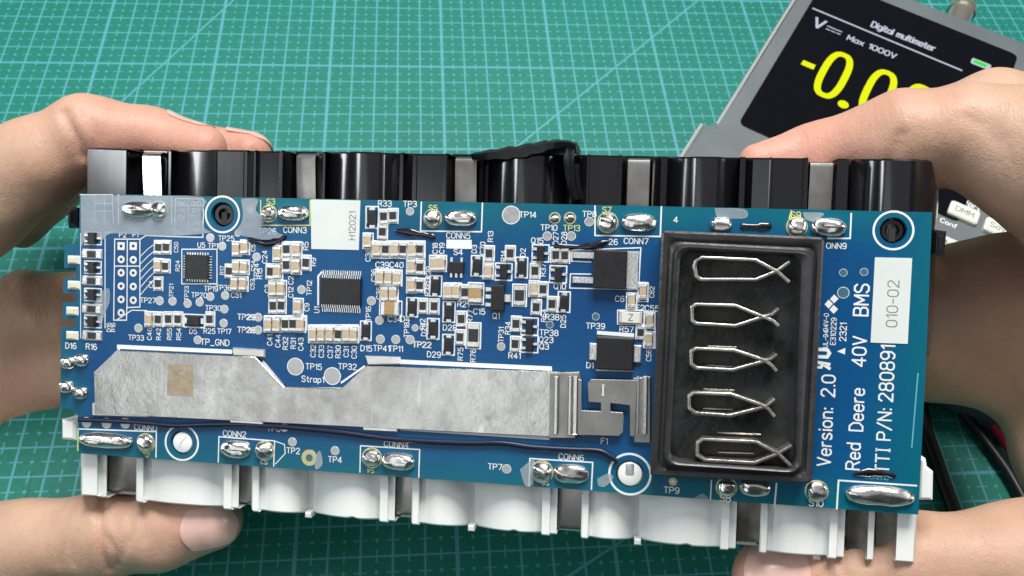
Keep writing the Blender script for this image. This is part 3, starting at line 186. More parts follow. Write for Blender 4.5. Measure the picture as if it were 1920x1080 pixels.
def mk_pcb():
    m, t, b = nt('blue_solder_mask'); setp(b, rough=.36, coat=.06, coatr=.18, spec=.32)
    tc = t.nodes.new('ShaderNodeTexCoord'); sx = t.nodes.new('ShaderNodeSeparateXYZ'); t.links.new(tc.outputs['Object'], sx.inputs[0])
    def mth(op, a, c=None, clamp=False):
        n = t.nodes.new('ShaderNodeMath'); n.operation = op; n.use_clamp = clamp
        for s, v in ((n.inputs[0], a), (n.inputs[1], c)):
            if v is None: continue
            if isinstance(v, (int, float)): s.default_value = v
            else: t.links.new(v, s)
        return n.outputs[0]
    n1 = noise(t, 45, 4); n2 = noise(t, 14, 3)
    y = mth('ADD', mth('ABSOLUTE', sx.outputs[1]), mth('MULTIPLY', mth('SUBTRACT', n1, .5), .012))
    ey = mth('DIVIDE', mth('SUBTRACT', y, .0245), .010, True)
    x = mth('ADD', mth('ABSOLUTE', mth('SUBTRACT', sx.outputs[0], -.004)), mth('MULTIPLY', mth('SUBTRACT', n1, .5), .01))
    ex = mth('DIVIDE', mth('SUBTRACT', x, .098), .012, True)
    e = mth('MULTIPLY', mth('MAXIMUM', ey, ex), .9)
    base = ramp(t, n2, [(.3, (.001, .054, .185)), (.7, (.002, .088, .235))])
    # copper pour seen through the mask
    br = t.nodes.new('ShaderNodeTexBrick'); br.inputs['Scale'].default_value = 130; br.inputs['Mortar Size'].default_value = .03
    br.inputs['Color1'].default_value = (1, 1, 1, 1); br.inputs['Color2'].default_value = (.86, .86, .86, 1); br.inputs['Mortar'].default_value = (.70, .74, .8, 1)
    t.links.new(tc.outputs['Object'], br.inputs['Vector'])
    mm = t.nodes.new('ShaderNodeMix'); mm.data_type = 'RGBA'; mm.blend_type = 'MULTIPLY'; mm.inputs[0].default_value = .28
    t.links.new(base, mm.inputs[6]); t.links.new(br.outputs[0], mm.inputs[7])
    t.links.new(mix(t, e, mm.outputs[2], (.001, .128, .175)), b.inputs['Base Color'])
    bump(t, b, noise(t, 320, 3), .10, .0003); return m
M['pcb'] = mk_pcb()
def mk_coat(name, dens, col):
    m = bpy.data.materials.new(name); m.use_nodes = True; t = m.node_tree; t.nodes.clear()
    o = t.nodes.new('ShaderNodeOutputMaterial'); b = t.nodes.new('ShaderNodeBsdfPrincipled'); tr = t.nodes.new('ShaderNodeBsdfTransparent'); mx = t.nodes.new('ShaderNodeMixShader')
    setp(b, col=col, rough=.30, coat=.6, coatr=.25)
    t.links.new(ramp(t, noise(t, 70, 5, .6), [(.3, (dens * .7,) * 3), (.7, (min(1, dens * 1.2),) * 3)]), mx.inputs[0])
    t.links.new(tr.outputs[0], mx.inputs[1]); t.links.new(b.outputs[0], mx.inputs[2]); t.links.new(mx.outputs[0], o.inputs[0])
    bump(t, b, noise(t, 120, 4), .5, .0006); return m
M['coat'] = mk_coat('sheen_coating', .42, (.42, .50, .57)); M['smear'] = mk_coat('dried_flux', .33, (.5, .58, .62))  # coat: real film, its pale blue-grey tint paints in the window reflection
M['stamp'] = simple('etched_patch', (.46, .38, .29), .5, .55, .15, 500, .3, 900)
M['tabtin'] = simple('tab_tin', (.74, .73, .70), .30, .75, .12, 260, .3, 300)
def emit(name, col, s):
    m, t, b = nt(name); setp(b, col=(0, 0, 0), rough=.3, emit=col, es=s); return m
M['ey'] = emit('lit_yellow', (.90, 1, .0), .95); M['ew'] = emit('lit_white', (.74, .80, .95), .75); M['eg'] = emit('lit_green', (.04, .95, .05), .85)
M['screen'] = simple('display_glass', (.004, .004, .006), .12, emit=(.35, .4, .9), es=.0025)
def mk_skin():
    m, t, b = nt('skin'); setp(b, rough=.48, sss=.18, spec=.35)
    b.inputs['Subsurface Radius'].default_value = (.004, .0016, .0009)
    at = t.nodes.new('ShaderNodeAttribute'); at.attribute_name = 'flush'
    n = noise(t, 55, 5, .6); n2 = noise(t, 520, 4, .6)
    c = ramp(t, n, [(.3, (.44, .285, .195)), (.7, (.53, .36, .262))])
    c = mix(t, at.outputs['Fac'], c, (.66, .27, .22))
    c = mix(t, ramp(t, noise(t, 22, 3), [(.42, (0, 0, 0)), (.70, (.34, .34, .34))]), c, (.54, .26, .20))
    c = mix(t, ramp(t, n2, [(.5, (0, 0, 0)), (.75, (.25, .25, .25))]), c, (.46, .25, .17))
    t.links.new(c, b.inputs['Base Color'])
    ad = t.nodes.new('ShaderNodeMath'); ad.operation = 'ADD'
    vo = t.nodes.new('ShaderNodeTexVoronoi'); vo.feature = 'DISTANCE_TO_EDGE'; vo.inputs['Scale'].default_value = 1250
    tc = t.nodes.new('ShaderNodeTexCoord'); t.links.new(tc.outputs['Object'], vo.inputs['Vector'])
    t.links.new(n2, ad.inputs[0]); t.links.new(vo.outputs[0], ad.inputs[1])
    bump(t, b, ad.outputs[0], .25, .0004)
    b1 = b.inputs['Normal'].links[0].from_node; b2 = t.nodes.new('ShaderNodeBump'); b2.inputs['Strength'].default_value = .45; b2.inputs['Distance'].default_value = .0012
    t.links.new(noise(t, 130, 5, .62, stretch=(1.6, .7, 1)), b2.inputs['Height']); t.links.new(b2.outputs[0], b1.inputs['Normal']); return m
M['skin'] = mk_skin()
def mk_mat():
    m, t, b = nt('cutting_mat'); setp(b, rough=.55, spec=.35)
    tc = t.nodes.new('ShaderNodeTexCoord'); sx = t.nodes.new('ShaderNodeSeparateXYZ'); t.links.new(tc.outputs['Object'], sx.inputs[0])
    X, Y = sx.outputs[0], sx.outputs[1]
    def mth(op, a, c=None, clamp=False):
        n = t.nodes.new('ShaderNodeMath'); n.operation = op; n.use_clamp = clamp
        for s, v in ((n.inputs[0], a), (n.inputs[1], c)):
            if v is None: continue
            if isinstance(v, (int, float)): s.default_value = v
            else: t.links.new(v, s)
        return n.outputs[0]
    def dist(v, period, off=0.):           # distance to the nearest multiple, mm
        u = mth('ADD', mth('MULTIPLY', v, 1000), off + period * 200.5)
        return mth('ABSOLUTE', mth('SUBTRACT', mth('MODULO', u, period), period / 2))
    def below(v, w, d=.16): return mth('MULTIPLY', mth('SUBTRACT', w + d, v), 1 / (2 * d), True)
    def AND(*a):
        r = a[0]
        for q in a[1:]: r = mth('MULTIPLY', r, q)
        return r
    def OR(*a):
        r = a[0]
        for q in a[1:]: r = mth('MAXIMUM', r, q)
        return r
    dx, dy = dist(X, 10), dist(Y, 10); mx_, my_ = dist(X, 50, 10), dist(Y, 50); hx, hy = dist(X, 10, 5), dist(Y, 10, 5)
    grid = OR(below(dx, .36), below(dy, .30), below(mx_, .62), below(my_, .55))
    tick = OR(AND(below(hx, .24), below(dy, 2.0)), AND(below(hy, .20), below(dx, 2.0)))
    star = below(mth('ADD', mth('POWER', hx, .6), mth('POWER', hy, .6)), 1.02, .15)
    def diag(ang, px, py):
        a = math.radians(ang); q = mth('ADD', mth('MULTIPLY', X, -math.sin(a) * 1000), mth('MULTIPLY', Y, math.cos(a) * 1000))
        return below(mth('ABSOLUTE', mth('SUBTRACT', q, -math.sin(a) * px + math.cos(a) * py)), .42)
    dg = OR(diag(45.3, 71, 102.4), diag(60, -124.6, 112.7), diag(29.5, 33.4, -123.6))
    fac = OR(grid, tick, star, dg)
    wear = mth('MULTIPLY', fac, ramp(t, noise(t, 180, 4), [(.2, (.72,) * 3), (.6, (.95,) * 3)]))
    g = ramp(t, noise(t, 8, 5), [(.3, (.004, .138, .102)), (.7, (.006, .170, .128))])
    g = mix(t, ramp(t, noise(t, 700, 3), [(.4, (0, 0, 0)), (.8, (.5,) * 3)]), g, (.02, .22, .17))
    def scar(rot, sc, th):
        mp = t.nodes.new('ShaderNodeMapping'); mp.inputs['Rotation'].default_value = (0, 0, rot); mp.inputs['Scale'].default_value = (sc, sc * .035, 1)
        n = t.nodes.new('ShaderNodeTexNoise'); n.inputs['Scale'].default_value = 26; n.inputs['Detail'].default_value = 2
        t.links.new(tc.outputs['Object'], mp.inputs['Vector']); t.links.new(mp.outputs[0], n.inputs['Vector'])
        return ramp(t, n.outputs['Fac'], [(th, (0, 0, 0)), (th + .03, (.55,) * 3)])
    cm = mix(t, wear, g, (.085, .315, .37)); cm = mix(t, scar(.5, 14, .735), cm, (.06, .34, .27)); cm = mix(t, scar(-1.1, 16, .74), cm, (.004, .10, .075))
    cm = mix(t, ramp(t, noise(t, 1500, 2), [(.73, (0, 0, 0)), (.78, (.7,) * 3)]), cm, (.35, .45, .42))
    t.links.new(cm, b.inputs['Base Color'])
    bump(t, b, noise(t, 900, 3), .25, .0003); return m
M['mat'] = mk_mat()
# ---------------------------------------------------------------- mesh helpers (input in millimetres)
class MB:
    def __init__(s): s.v = []; s.f = []; s.m = []; s.mats = []
    def mi(s, k):
        if k not in s.mats: s.mats.append(k)
        return s.mats.index(k)
    def add(s, vs, fs, k):
        o = len(s.v); i = s.mi(k); s.v += [tuple(p) for p in vs]
        for f in fs: s.f.append(tuple(a + o for a in f)); s.m.append(i)
    def box(s, x0, y0, z0, x1, y1, z1, k, c=0, cb=0):
        # box with chamfered top (c) edges and optional flare at the base (cb)
        b = [(x0 - cb, y0 - cb, z0), (x1 + cb, y0 - cb, z0), (x1 + cb, y1 + cb, z0), (x0 - cb, y1 + cb, z0)]
        if c:
            md = [(x0, y0, z1 - c), (x1, y0, z1 - c), (x1, y1, z1 - c), (x0, y1, z1 - c)]
            tp = [(x0 + c, y0 + c, z1), (x1 - c, y0 + c, z1), (x1 - c, y1 - c, z1), (x0 + c, y1 - c, z1)]
            vs = b + md + tp; fs = [(3, 2, 1, 0), (8, 9, 10, 11)]
            for l in (0, 4):
                for i in range(4): j = (i + 1) % 4; fs.append((l + i, l + j, l + 4 + j, l + 4 + i))
        else:
            vs = b + [(x0, y0, z1), (x1, y0, z1), (x1, y1, z1), (x0, y1, z1)]
            fs = [(3, 2, 1, 0), (4, 5, 6, 7)] + [(i, (i + 1) % 4, 4 + (i + 1) % 4, 4 + i) for i in range(4)]
        s.add(vs, fs, k)
    def loft(s, rings, k, cap0=True, cap1=True, closed=True):
        n = len(rings[0]); vs = [p for r in rings for p in r]; fs = []
        for a in range(len(rings) - 1):
            for i in range(n if closed else n - 1):
                j = (i + 1) % n; fs.append((a * n + i, a * n + j, (a + 1) * n + j, (a + 1) * n + i))
        if cap0: fs.append(tuple(range(n))[::-1])
        if cap1: fs.append(tuple((len(rings) - 1) * n + i for i in range(n)))
        s.add(vs, fs, k)
    def prism(s, poly, z0, z1, k, ch=0):
        poly = ccw(poly)
        rs = [[(x, y, z0) for x, y in poly]]
        if ch: rs += [[(x, y, z1 - ch) for x, y in poly], [(x, y, z1) for x, y in inset(poly, ch)]]
        else: rs += [[(x, y, z1) for x, y in poly]]
        s.loft(rs, k)
    def cyl(s, x, y, z0, z1, r, k, n=20, ch=0):
        s.prism([(x + r * math.cos(6.28318 * i / n), y + r * math.sin(6.28318 * i / n)) for i in range(n)], z0, z1, k, ch)
    def ring(s, x, y, r0, r1, z, k, n=36):
        vs = []; fs = []
        for i in range(n):
            a = 6.28318 * i / n; vs += [(x + r0 * math.cos(a), y + r0 * math.sin(a), z), (x + r1 * math.cos(a), y + r1 * math.sin(a), z)]
        for i in range(n): j = (i + 1) % n; fs.append((2 * i, 2 * i + 1, 2 * j + 1, 2 * j))
        s.add(vs, fs, k)
    def line(s, pts, wd, z, k):
        for (x0, y0), (x1, y1) in zip(pts[:-1], pts[1:]):
            l = math.hypot(x1 - x0, y1 - y0)
            if l < 1e-4: continue
            ux, uy = (x1 - x0) / l, (y1 - y0) / l; h = wd / 2; e = wd * .3
            x0_, y0_, x1_, y1_ = x0 - ux * e, y0 - uy * e, x1 + ux * e, y1 + uy * e
            s.add([(x0_ + uy * h, y0_ - ux * h, z), (x1_ + uy * h, y1_ - ux * h, z), (x1_ - uy * h, y1_ + ux * h, z), (x0_ - uy * h, y0_ + ux * h, z)], [(0, 1, 2, 3)], k)
            z += .0006
    def tube(s, pts, r, k, n=10, flat=1., up=(0, 0, 1)):
        P = smooth_path(pts); up = Vector(up); rings = []
        for i, p in enumerate(P):
            d = (Vector(P[min(i + 1, len(P) - 1)]) - Vector(P[max(i - 1, 0)])).normalized(); a = d.cross(up).normalized(); c = a.cross(d)
            rr = r(i / (len(P) - 1)) if callable(r) else r
            rings.append([tuple(Vector(p) + a * rr * math.cos(6.28318 * j / n) + c * rr * flat * math.sin(6.28318 * j / n)) for j in range(n)])
        s.loft(rings, k)
    def dome(s, x, y, w, h, ht, k, n=24, m=6, p=2.6):
        # rounded solder fillet: superellipse outline
        rings = []
        for a in range(m):
            t = a / (m - 1) * .97; sc = math.cos(t * 1.5708) ** .75; z = ht * math.sin(t * 1.5708)
            r = []
            for i in range(n):
                an = 6.28318 * i / n; c, q = math.cos(an), math.sin(an)
                ex = math.copysign(abs(c) ** (2 / p), c) ; ey = math.copysign(abs(q) ** (2 / p), q)
                # keep the long side ridge
                if w > h: px = (w / 2 - h / 2 * (1 - sc) * .9); py = h / 2 * sc
                else: px = w / 2 * sc; py = (h / 2 - w / 2 * (1 - sc) * .9)
                r.append((x + px * ex, y + py * ey, z + .02))
            rings.append(r)
        s.loft(rings, k)
    def build(s, name, parent=None, smooth=None, loc=None):
        me = bpy.data.meshes.new(name); me.from_pydata([(a * .001, b * .001, c * .001) for a, b, c in s.v], [], s.f)
        for k in s.mats: me.materials.append(M[k])
        me.polygons.foreach_set('material_index', s.m)
        fix(me)
        if smooth is not None: shade(me, smooth)
        return obj(name, me, parent, loc)
def ccw(p):
    a = sum(p[i][0] * p[(i + 1) % len(p)][1] - p[(i + 1) % len(p)][0] * p[i][1] for i in range(len(p)))
    return list(p) if a > 0 else list(p)[::-1]
def inset(p, d):
    o = []; n = len(p)
    for i in range(n):
        a, b, c = Vector(p[i - 1]), Vector(p[i]), Vector(p[(i + 1) % n])
        e0 = (b - a).normalized(); e1 = (c - b).normalized(); n0 = Vector((-e0.y, e0.x)); n1 = Vector((-e1.y, e1.x)); q = (n0 + n1)
        q = q / max(.35, q.length_squared / 2) if q.length > 1e-6 else n0
        o.append(tuple(b + q * d))
    return o
def rrect(q, r, n=6):
    o = []; q = ccw(q); L_ = len(q)
    for i in range(L_):
        a, b, c = Vector(q[i - 1]), Vector(q[i]), Vector(q[(i + 1) % L_]); p0 = b + (a - b).normalized() * r; p1 = b + (c - b).normalized() * r
        for j in range(n + 1):
            t = j / n; o.append(tuple((1 - t) ** 2 * p0 + 2 * t * (1 - t) * b + t * t * p1))
    return o
def smooth_path(pts, sub=4):
    P = [Vector(p) for p in pts]; o = []
    for i in range(len(P) - 1):
        p0, p1, p2, p3 = P[max(i - 1, 0)], P[i], P[i + 1], P[min(i + 2, len(P) - 1)]
        for j in range(sub):
            t = j / sub; o.append(.5 * (2 * p1 + (p2 - p0) * t + (2 * p0 - 5 * p1 + 4 * p2 - p3) * t * t + (3 * p1 - p0 - 3 * p2 + p3) * t ** 3))
    return [tuple(q) for q in o] + [tuple(P[-1])]
def fix(me):
    bm = bmesh.new(); bm.from_mesh(me); bmesh.ops.recalc_face_normals(bm, faces=bm.faces); bm.to_mesh(me); bm.free()
def shade(me, ang):
    me.polygons.foreach_set('use_smooth', [True] * len(me.polygons)); me.set_sharp_from_angle(angle=math.radians(ang))
def obj(name, me, parent=None, loc=None, mw=None):
    o = bpy.data.objects.new(name, me); COL.objects.link(o)
    if parent: o.parent = parent
    if loc: o.location = [a * .001 for a in loc]
    if mw is not None: o.matrix_world = mw
    return o
def tag(o, label=None, cat=None, group=None, kind=None):
    for k, v in (('label', label), ('category', cat), ('group', group), ('kind', kind)):
        if v: o[k] = v
    return o
# plotter-style stroke letters: grid 4 wide, cap height 6
def _o(x0, y0, x1, y1, r=1.2):
    r = min(r, (x1 - x0) / 2, (y1 - y0) / 2); q = []
    for cx, cy, a0 in ((x1 - r, y1 - r, 0), (x0 + r, y1 - r, 90), (x0 + r, y0 + r, 180), (x1 - r, y0 + r, 270)):
        for k in range(4): a = math.radians(a0 + k * 30); q.append((cx + r * math.cos(a), cy + r * math.sin(a)))
    return q + q[:1]
STR = {'A': [[(0, 0), (2, 6), (4, 0)], [(.7, 2), (3.3, 2)]], 'B': [[(0, 0), (0, 6), (2.7, 6), (3.6, 5.4), (3.6, 3.8), (2.7, 3.2), (0, 3.2)], [(2.7, 3.2), (3.9, 2.4), (3.9, .8), (2.9, 0), (0, 0)]],
 'C': [[(4, 4.8), (3, 6), (1.2, 6), (0, 4.6), (0, 1.4), (1.2, 0), (3, 0), (4, 1.2)]], 'D': [[(0, 0), (0, 6), (2.3, 6), (4, 4.4), (4, 1.6), (2.3, 0), (0, 0)]], 'E': [[(3.6, 6), (0, 6), (0, 0), (3.6, 0)], [(0, 3.1), (3, 3.1)]],
 'F': [[(3.6, 6), (0, 6), (0, 0)], [(0, 3.1), (3, 3.1)]], 'G': [[(4, 4.8), (3, 6), (1.2, 6), (0, 4.6), (0, 1.4), (1.2, 0), (3, 0), (4, 1.2), (4, 2.8), (2.4, 2.8)]], 'H': [[(0, 0), (0, 6)], [(4, 0), (4, 6)], [(0, 3.1), (4, 3.1)]],
 'I': [[(.9, 0), (.9, 6)], [(.3, 6), (1.5, 6)], [(.3, 0), (1.5, 0)]], 'K': [[(0, 0), (0, 6)], [(3.8, 6), (0, 2.2)], [(1.4, 3.5), (4, 0)]], 'L': [[(0, 6), (0, 0), (3.5, 0)]], 'M': [[(0, 0), (0, 6), (2.2, 1.8), (4.4, 6), (4.4, 0)]],
 'N': [[(0, 0), (0, 6), (4, 0), (4, 6)]], 'O': [_o(0, 0, 4.2, 6, 2)], 'P': [[(0, 0), (0, 6), (2.8, 6), (3.9, 5.2), (3.9, 3.6), (2.8, 2.8), (0, 2.8)]], 'Q': [_o(0, 0, 4.2, 6, 2), [(2.6, 1.4), (4.3, -.4)]],
 'R': [[(0, 0), (0, 6), (2.8, 6), (3.9, 5.2), (3.9, 3.8), (2.8, 3), (0, 3)], [(2.2, 3), (4, 0)]], 'S': [[(3.8, 5), (2.9, 6), (1, 6), (.1, 5.1), (.1, 4.1), (1, 3.3), (3, 2.8), (3.9, 2), (3.9, .9), (2.9, 0), (1, 0), (0, 1)]],
 'T': [[(0, 6), (4, 6)], [(2, 6), (2, 0)]], 'U': [[(0, 6), (0, 1.4), (1.1, 0), (2.9, 0), (4, 1.4), (4, 6)]], 'V': [[(0, 6), (2, 0), (4, 6)]], 'X': [[(0, 0), (4, 6)], [(0, 6), (4, 0)]], 'Z': [[(0, 6), (4, 6), (0, 0), (4, 0)]],
 '0': [_o(0, 0, 3.8, 6, 1.8)], '1': [[(.2, 4.8), (1.6, 6), (1.6, 0)]], '2': [[(.1, 4.7), (.9, 6), (2.9, 6), (3.8, 5.1), (3.8, 4), (0, 0), (4, 0)]], '3': [[(.1, 5.2), (1, 6), (2.9, 6), (3.7, 5.2), (3.7, 4), (2.8, 3.2), (1.5, 3.2)], [(2.8, 3.2), (3.9, 2.3), (3.9, .9), (2.9, 0), (1, 0), (0, .9)]],
 '4': [[(3, 0), (3, 6), (0, 1.7), (4.2, 1.7)]], '5': [[(3.6, 6), (.5, 6), (.2, 3.3), (1.2, 3.8), (2.8, 3.8), (3.9, 2.8), (3.9, 1.1), (2.9, 0), (1, 0), (0, .9)]], '6': [[(3.5, 5.4), (2.7, 6), (1.3, 6), (.1, 4.6), (.1, 1.2), (1.1, 0), (2.8, 0), (3.9, 1.1), (3.9, 2.5), (2.8, 3.5), (1.2, 3.5), (.1, 2.4)]],
 '7': [[(0, 6), (4, 6), (1.4, 0)]], '8': [_o(.25, 3.15, 3.65, 6, 1.3), _o(0, 0, 3.9, 3.15, 1.45)], '9': [[(.4, .6), (1.2, 0), (2.6, 0), (3.8, 1.4), (3.8, 4.8), (2.8, 6), (1.1, 6), (0, 4.9), (0, 3.6), (1.1, 2.5), (2.7, 2.5), (3.8, 3.6)]],
 'a': [_o(0, 0, 3.2, 4, 1.5), [(3.2, 4), (3.2, 0)]], 'd': [_o(0, 0, 3.2, 4, 1.5), [(3.2, 6), (3.2, 0)]], 'e': [[(.1, 2.1), (3.3, 2.1), (3.2, 3.2), (2.4, 4), (.9, 4), (0, 3), (0, 1), (.9, 0), (2.5, 0), (3.2, .7)]], 'f': [[(2.4, 6), (1.5, 6), (.9, 5.3), (.9, 0)], [(0, 4), (2.2, 4)]],
 'g': [_o(0, 0, 3.2, 4, 1.5), [(3.2, 4), (3.2, -.8), (2.4, -1.6), (.6, -1.6)]], 'i': [[(.3, 0), (.3, 4)], [(.3, 5.4), (.3, 5.8)]], 'l': [[(.3, 0), (.3, 6)]], 'm': [[(0, 0), (0, 4)], [(0, 3), (.9, 4), (1.6, 4), (2.2, 3.2), (2.2, 0)], [(2.2, 3), (3.1, 4), (3.8, 4), (4.4, 3.2), (4.4, 0)]],
 'n': [[(0, 0), (0, 4)], [(0, 2.9), (1, 4), (2.3, 4), (3.1, 3.2), (3.1, 0)]], 'o': [_o(0, 0, 3.3, 4, 1.6)], 'p': [_o(0, 0, 3.2, 4, 1.5), [(0, 4), (0, -1.7)]], 'r': [[(0, 0), (0, 4)], [(0, 2.7), (1, 4), (2.1, 4)]], 's': [[(2.9, 3.3), (2.2, 4), (.8, 4), (.1, 3.4), (.1, 2.7), (.8, 2.2), (2.2, 1.8), (3, 1.2), (3, .6), (2.2, 0), (.7, 0), (0, .6)]],
 't': [[(1, 5.6), (1, .7), (1.7, 0), (2.4, 0)], [(0, 4), (2.3, 4)]], 'u': [[(0, 4), (0, .8), (.8, 0), (2.1, 0), (3.1, 1)], [(3.1, 4), (3.1, 0)]], 'v': [[(0, 4), (1.6, 0), (3.2, 4)]], 'x': [[(0, 0), (3, 4)], [(0, 4), (3, 0)]],
 ':': [[(.3, .1), (.3, .6)], [(.3, 3.2), (.3, 3.7)]], '.': [[(.3, 0), (.3, .4)]], '-': [[(0, 2.7), (2.6, 2.7)]], '/': [[(0, -.4), (3.4, 6.3)]], '_': [[(0, -.6), (4, -.6)]]}
def text_into(mb, s, x, y, h, rot, z, k, off=0., sx=1., gap=.25, slant=0., anchor='c'):
    wd = .145 + off * 2; out = []; cx = 0; ca, sa = math.cos(math.radians(rot)), math.sin(math.radians(rot))
    for ch in s:
        if ch == ' ': cx += .55; continue
        st_ = STR[ch]; x1 = max(p[0] for q in st_ for p in q) / 6
        out += [[((p[0] / 6 + cx) * sx, p[1] / 6) for p in q] for q in st_]; cx += x1 + gap
    W_ = (cx - gap) * sx; ox = W_ / 2 if anchor == 'c' else 0
    for q in out:
        w2 = []
        for a, b in q:
            b2 = b - .5; a2 = a - ox + slant * b2; w2.append((x + h * (a2 * ca - b2 * sa), y + h * (a2 * sa + b2 * ca)))
        mb.line(w2, wd * h, z, k)
    return W_ * h
# ---------------------------------------------------------------- setting
def mk_mat_obj():
    m = MB(); P = [(-420, -330), (470, -330), (470, 330), (-420, 330)]; m.prism(P, -3, 0, 'mat', .4)
    tag(m.build('cutting_mat'), 'green cutting mat with pale blue grid lines under everything', 'cutting mat')
mk_mat_obj()
t_ = MB(); t_.prism([(-1500, -1200), (1500, -1200), (1500, 1200), (-1500, 1200)], -30, -3.2, 'greyd', 2)
tag(t_.build('table_top'), kind='structure')
# ---------------------------------------------------------------- battery pack
pack = bpy.data.objects.new('battery_pack', None); COL.objects.link(pack); pack.matrix_world = PM; pack.empty_display_size = .05
tag(pack, 'battery pack with blue circuit board, black and white cell holders, held in two hands', 'battery pack')
def holder(name, prof, yin, key, zb=-27):
    m = MB(); n = len(prof); vs = []
    for x, y, z in prof: s = 1 if y > 0 else -1; vs += [(x, yin, z), (x, y - s * .5, z), (x, y, z - .6), (x, y, zb), (x, yin, zb)]
    fs = []
    for i in range(n - 1):
        for q in range(5): r = (q + 1) % 5; fs.append((i * 5 + q, i * 5 + r, (i + 1) * 5 + r, (i + 1) * 5 + q))
    fs += [tuple(range(5)), tuple((n - 1) * 5 + q for q in range(5))]
    m.add(vs, fs, key); return m.build(name, pack, 32)
hb = holder('black_cell_holder', BL, .4, 'black'); hw = holder('white_cell_holder', WL, -.4, 'white')
for x, y in TEETH:
    m = MB(); m.box(x - .9, y - .9, -10, x + .8, y + .6, -6.2, 'white', .3); m.build('moulding_nib', pack, 40)
def bent_tab(x0, x1, y, z, key):
    m = MB(); s = 1 if y > 0 else -1; t = .3; yy = y
    prof = [(s * 28, z - 1.4), (yy - s * 1.5, z), (yy - s * .5, z - .3), (yy, z - 1.5), (yy, -22)]
    rings = []
    for (yv, zv) in prof: rings.append([(x0, yv, zv), (x1, yv, zv), (x1, yv - s * t * .7, zv - t), (x0, yv - s * t * .7, zv - t)])
    m.loft(rings, key); return m.build('nickel_tab', pack, 40)
for i, (a, b, y, z) in enumerate(BT): bent_tab(a, b, y, z, 'nickelb' if i == 0 else 'nickel')
for i, (a, b, y, z) in enumerate(WT): bent_tab(a, b, y, z, 'nickel' if i < 4 else 'nickeld')
# torn film curling up over the black holder
m = MB(); P = smooth_path(FILM, 3); rg = []
for i, (x, y, z) in enumerate(P):
    t = i / (len(P) - 1); th = .5 + .9 * math.sin(min(1, t * 1.2) * 3.0) * (1 + .25 * math.sin(i * 2.1)) + .2
    rg.append([(x, y - th, z + .1), (x, y + th * .3, z + .6), (x + .2, y + th, z - 1), (x + .2, y + th - .6, -14), (x, y - th - .2, -14), (x, y - th - .4, z - 1)])
m.loft(rg, 'film'); m.build('torn_film', pack, 50)
m = MB(); m.tube(FILM2, lambda t: 1.3 - .3 * t, 'film', 8, .5); m.tube([(a + 1.9, b - 1, c - .6) for a, b, c in FILM2[1:]], lambda t: .75 - .2 * t, 'film', 8, .6); m.build('film_fold', pack, 60)
for i, q in enumerate(CLIPSIDES):
    m = MB(); m.prism(q, -16, -2.4, 'black' if i < 2 else 'white', .7)
    if i in (0, 1):
        c = [(q[0][0] + q[2][0]) / 2, (q[0][1] + q[2][1]) / 2]; m.box(c[0] - .5, c[1] - 1.6, -2.5, c[0] + .5, c[1] + 1.6, -1.6, 'black', .2)
    m.build('side_clip', pack, 30)
# ---- circuit board
def board():
    bm = bmesh.new(); eds = []
    def loop(pts):
        vs = [bm.verts.new((x * .001, y * .001, 0)) for x, y in pts]
        return [bm.edges.new((vs[i], vs[(i + 1) % len(vs)])) for i in range(len(vs))]
    e = loop(ccw(OUTL))
    for x, y, r in RINGS: e += loop([(x + r * .68 * math.cos(-6.28318 * i / 28), y + r * .68 * math.sin(-6.28318 * i / 28)) for i in range(28)])
    bmesh.ops.triangle_fill(bm, use_beauty=True, use_dissolve=False, edges=e)
    fs = list(bm.faces); r = bmesh.ops.extrude_face_region(bm, geom=fs)
    for v in [g for g in r['geom'] if isinstance(g, bmesh.types.BMVert)]: v.co.z = -.0016
    bmesh.ops.recalc_face_normals(bm, faces=bm.faces)
    me = bpy.data.meshes.new('circuit_board'); bm.to_mesh(me); bm.free(); me.materials.append(M['pcb'])
    return obj('circuit_board', me, pack)
pcb = board()
# posts standing in the four mounting holes
for i, (x, y, r) in enumerate(RINGS):
    key = 'black' if y > 0 else 'white'; m = MB(); n = 28; rr = r * (.64 if y > 0 else .60); rings = []; zt = -1.0 if y > 0 else -.15
    if y > 0: prof = ((1, -8), (1, zt - .6), (.85, zt), (.55, zt), (.48, zt - 2.2), (0, zt - 2.4))
    else: prof = ((1, -8), (1, zt - .5), (.94, zt - .12), (.80, zt), (.4, zt + .12), (0, zt + .16))
    for sc, z in prof: rings.append([(x + rr * sc * math.cos(6.28318 * j / n), y + rr * sc * math.sin(6.28318 * j / n), z) for j in range(n)])
    m.loft(rings, key)
    if i in (0, 3): m.box(x - .7, y - rr * .9, zt - .5, x + .7, y + .6, zt + .03, 'hole')
    if i == 2:
        m.prism(rrect([(x - 1.05, y - .3), (x + .95, y - .3), (x + .95, y + rr * .88), (x - 1.05, y + rr * .88)], .45, 4), zt - .3, zt + .22, 'padgrey', .08)
    if i == 1:
        m.tube([(x - .5, y - 1.3, zt + .1), (x - .35, y - .1, zt + .15), (x + .5, y + .9, zt + .1), (x + 1.2, y + 1.7, zt - .05)], .13, 'substrate', 6)
    m.build('mounting_post', pack, 45)
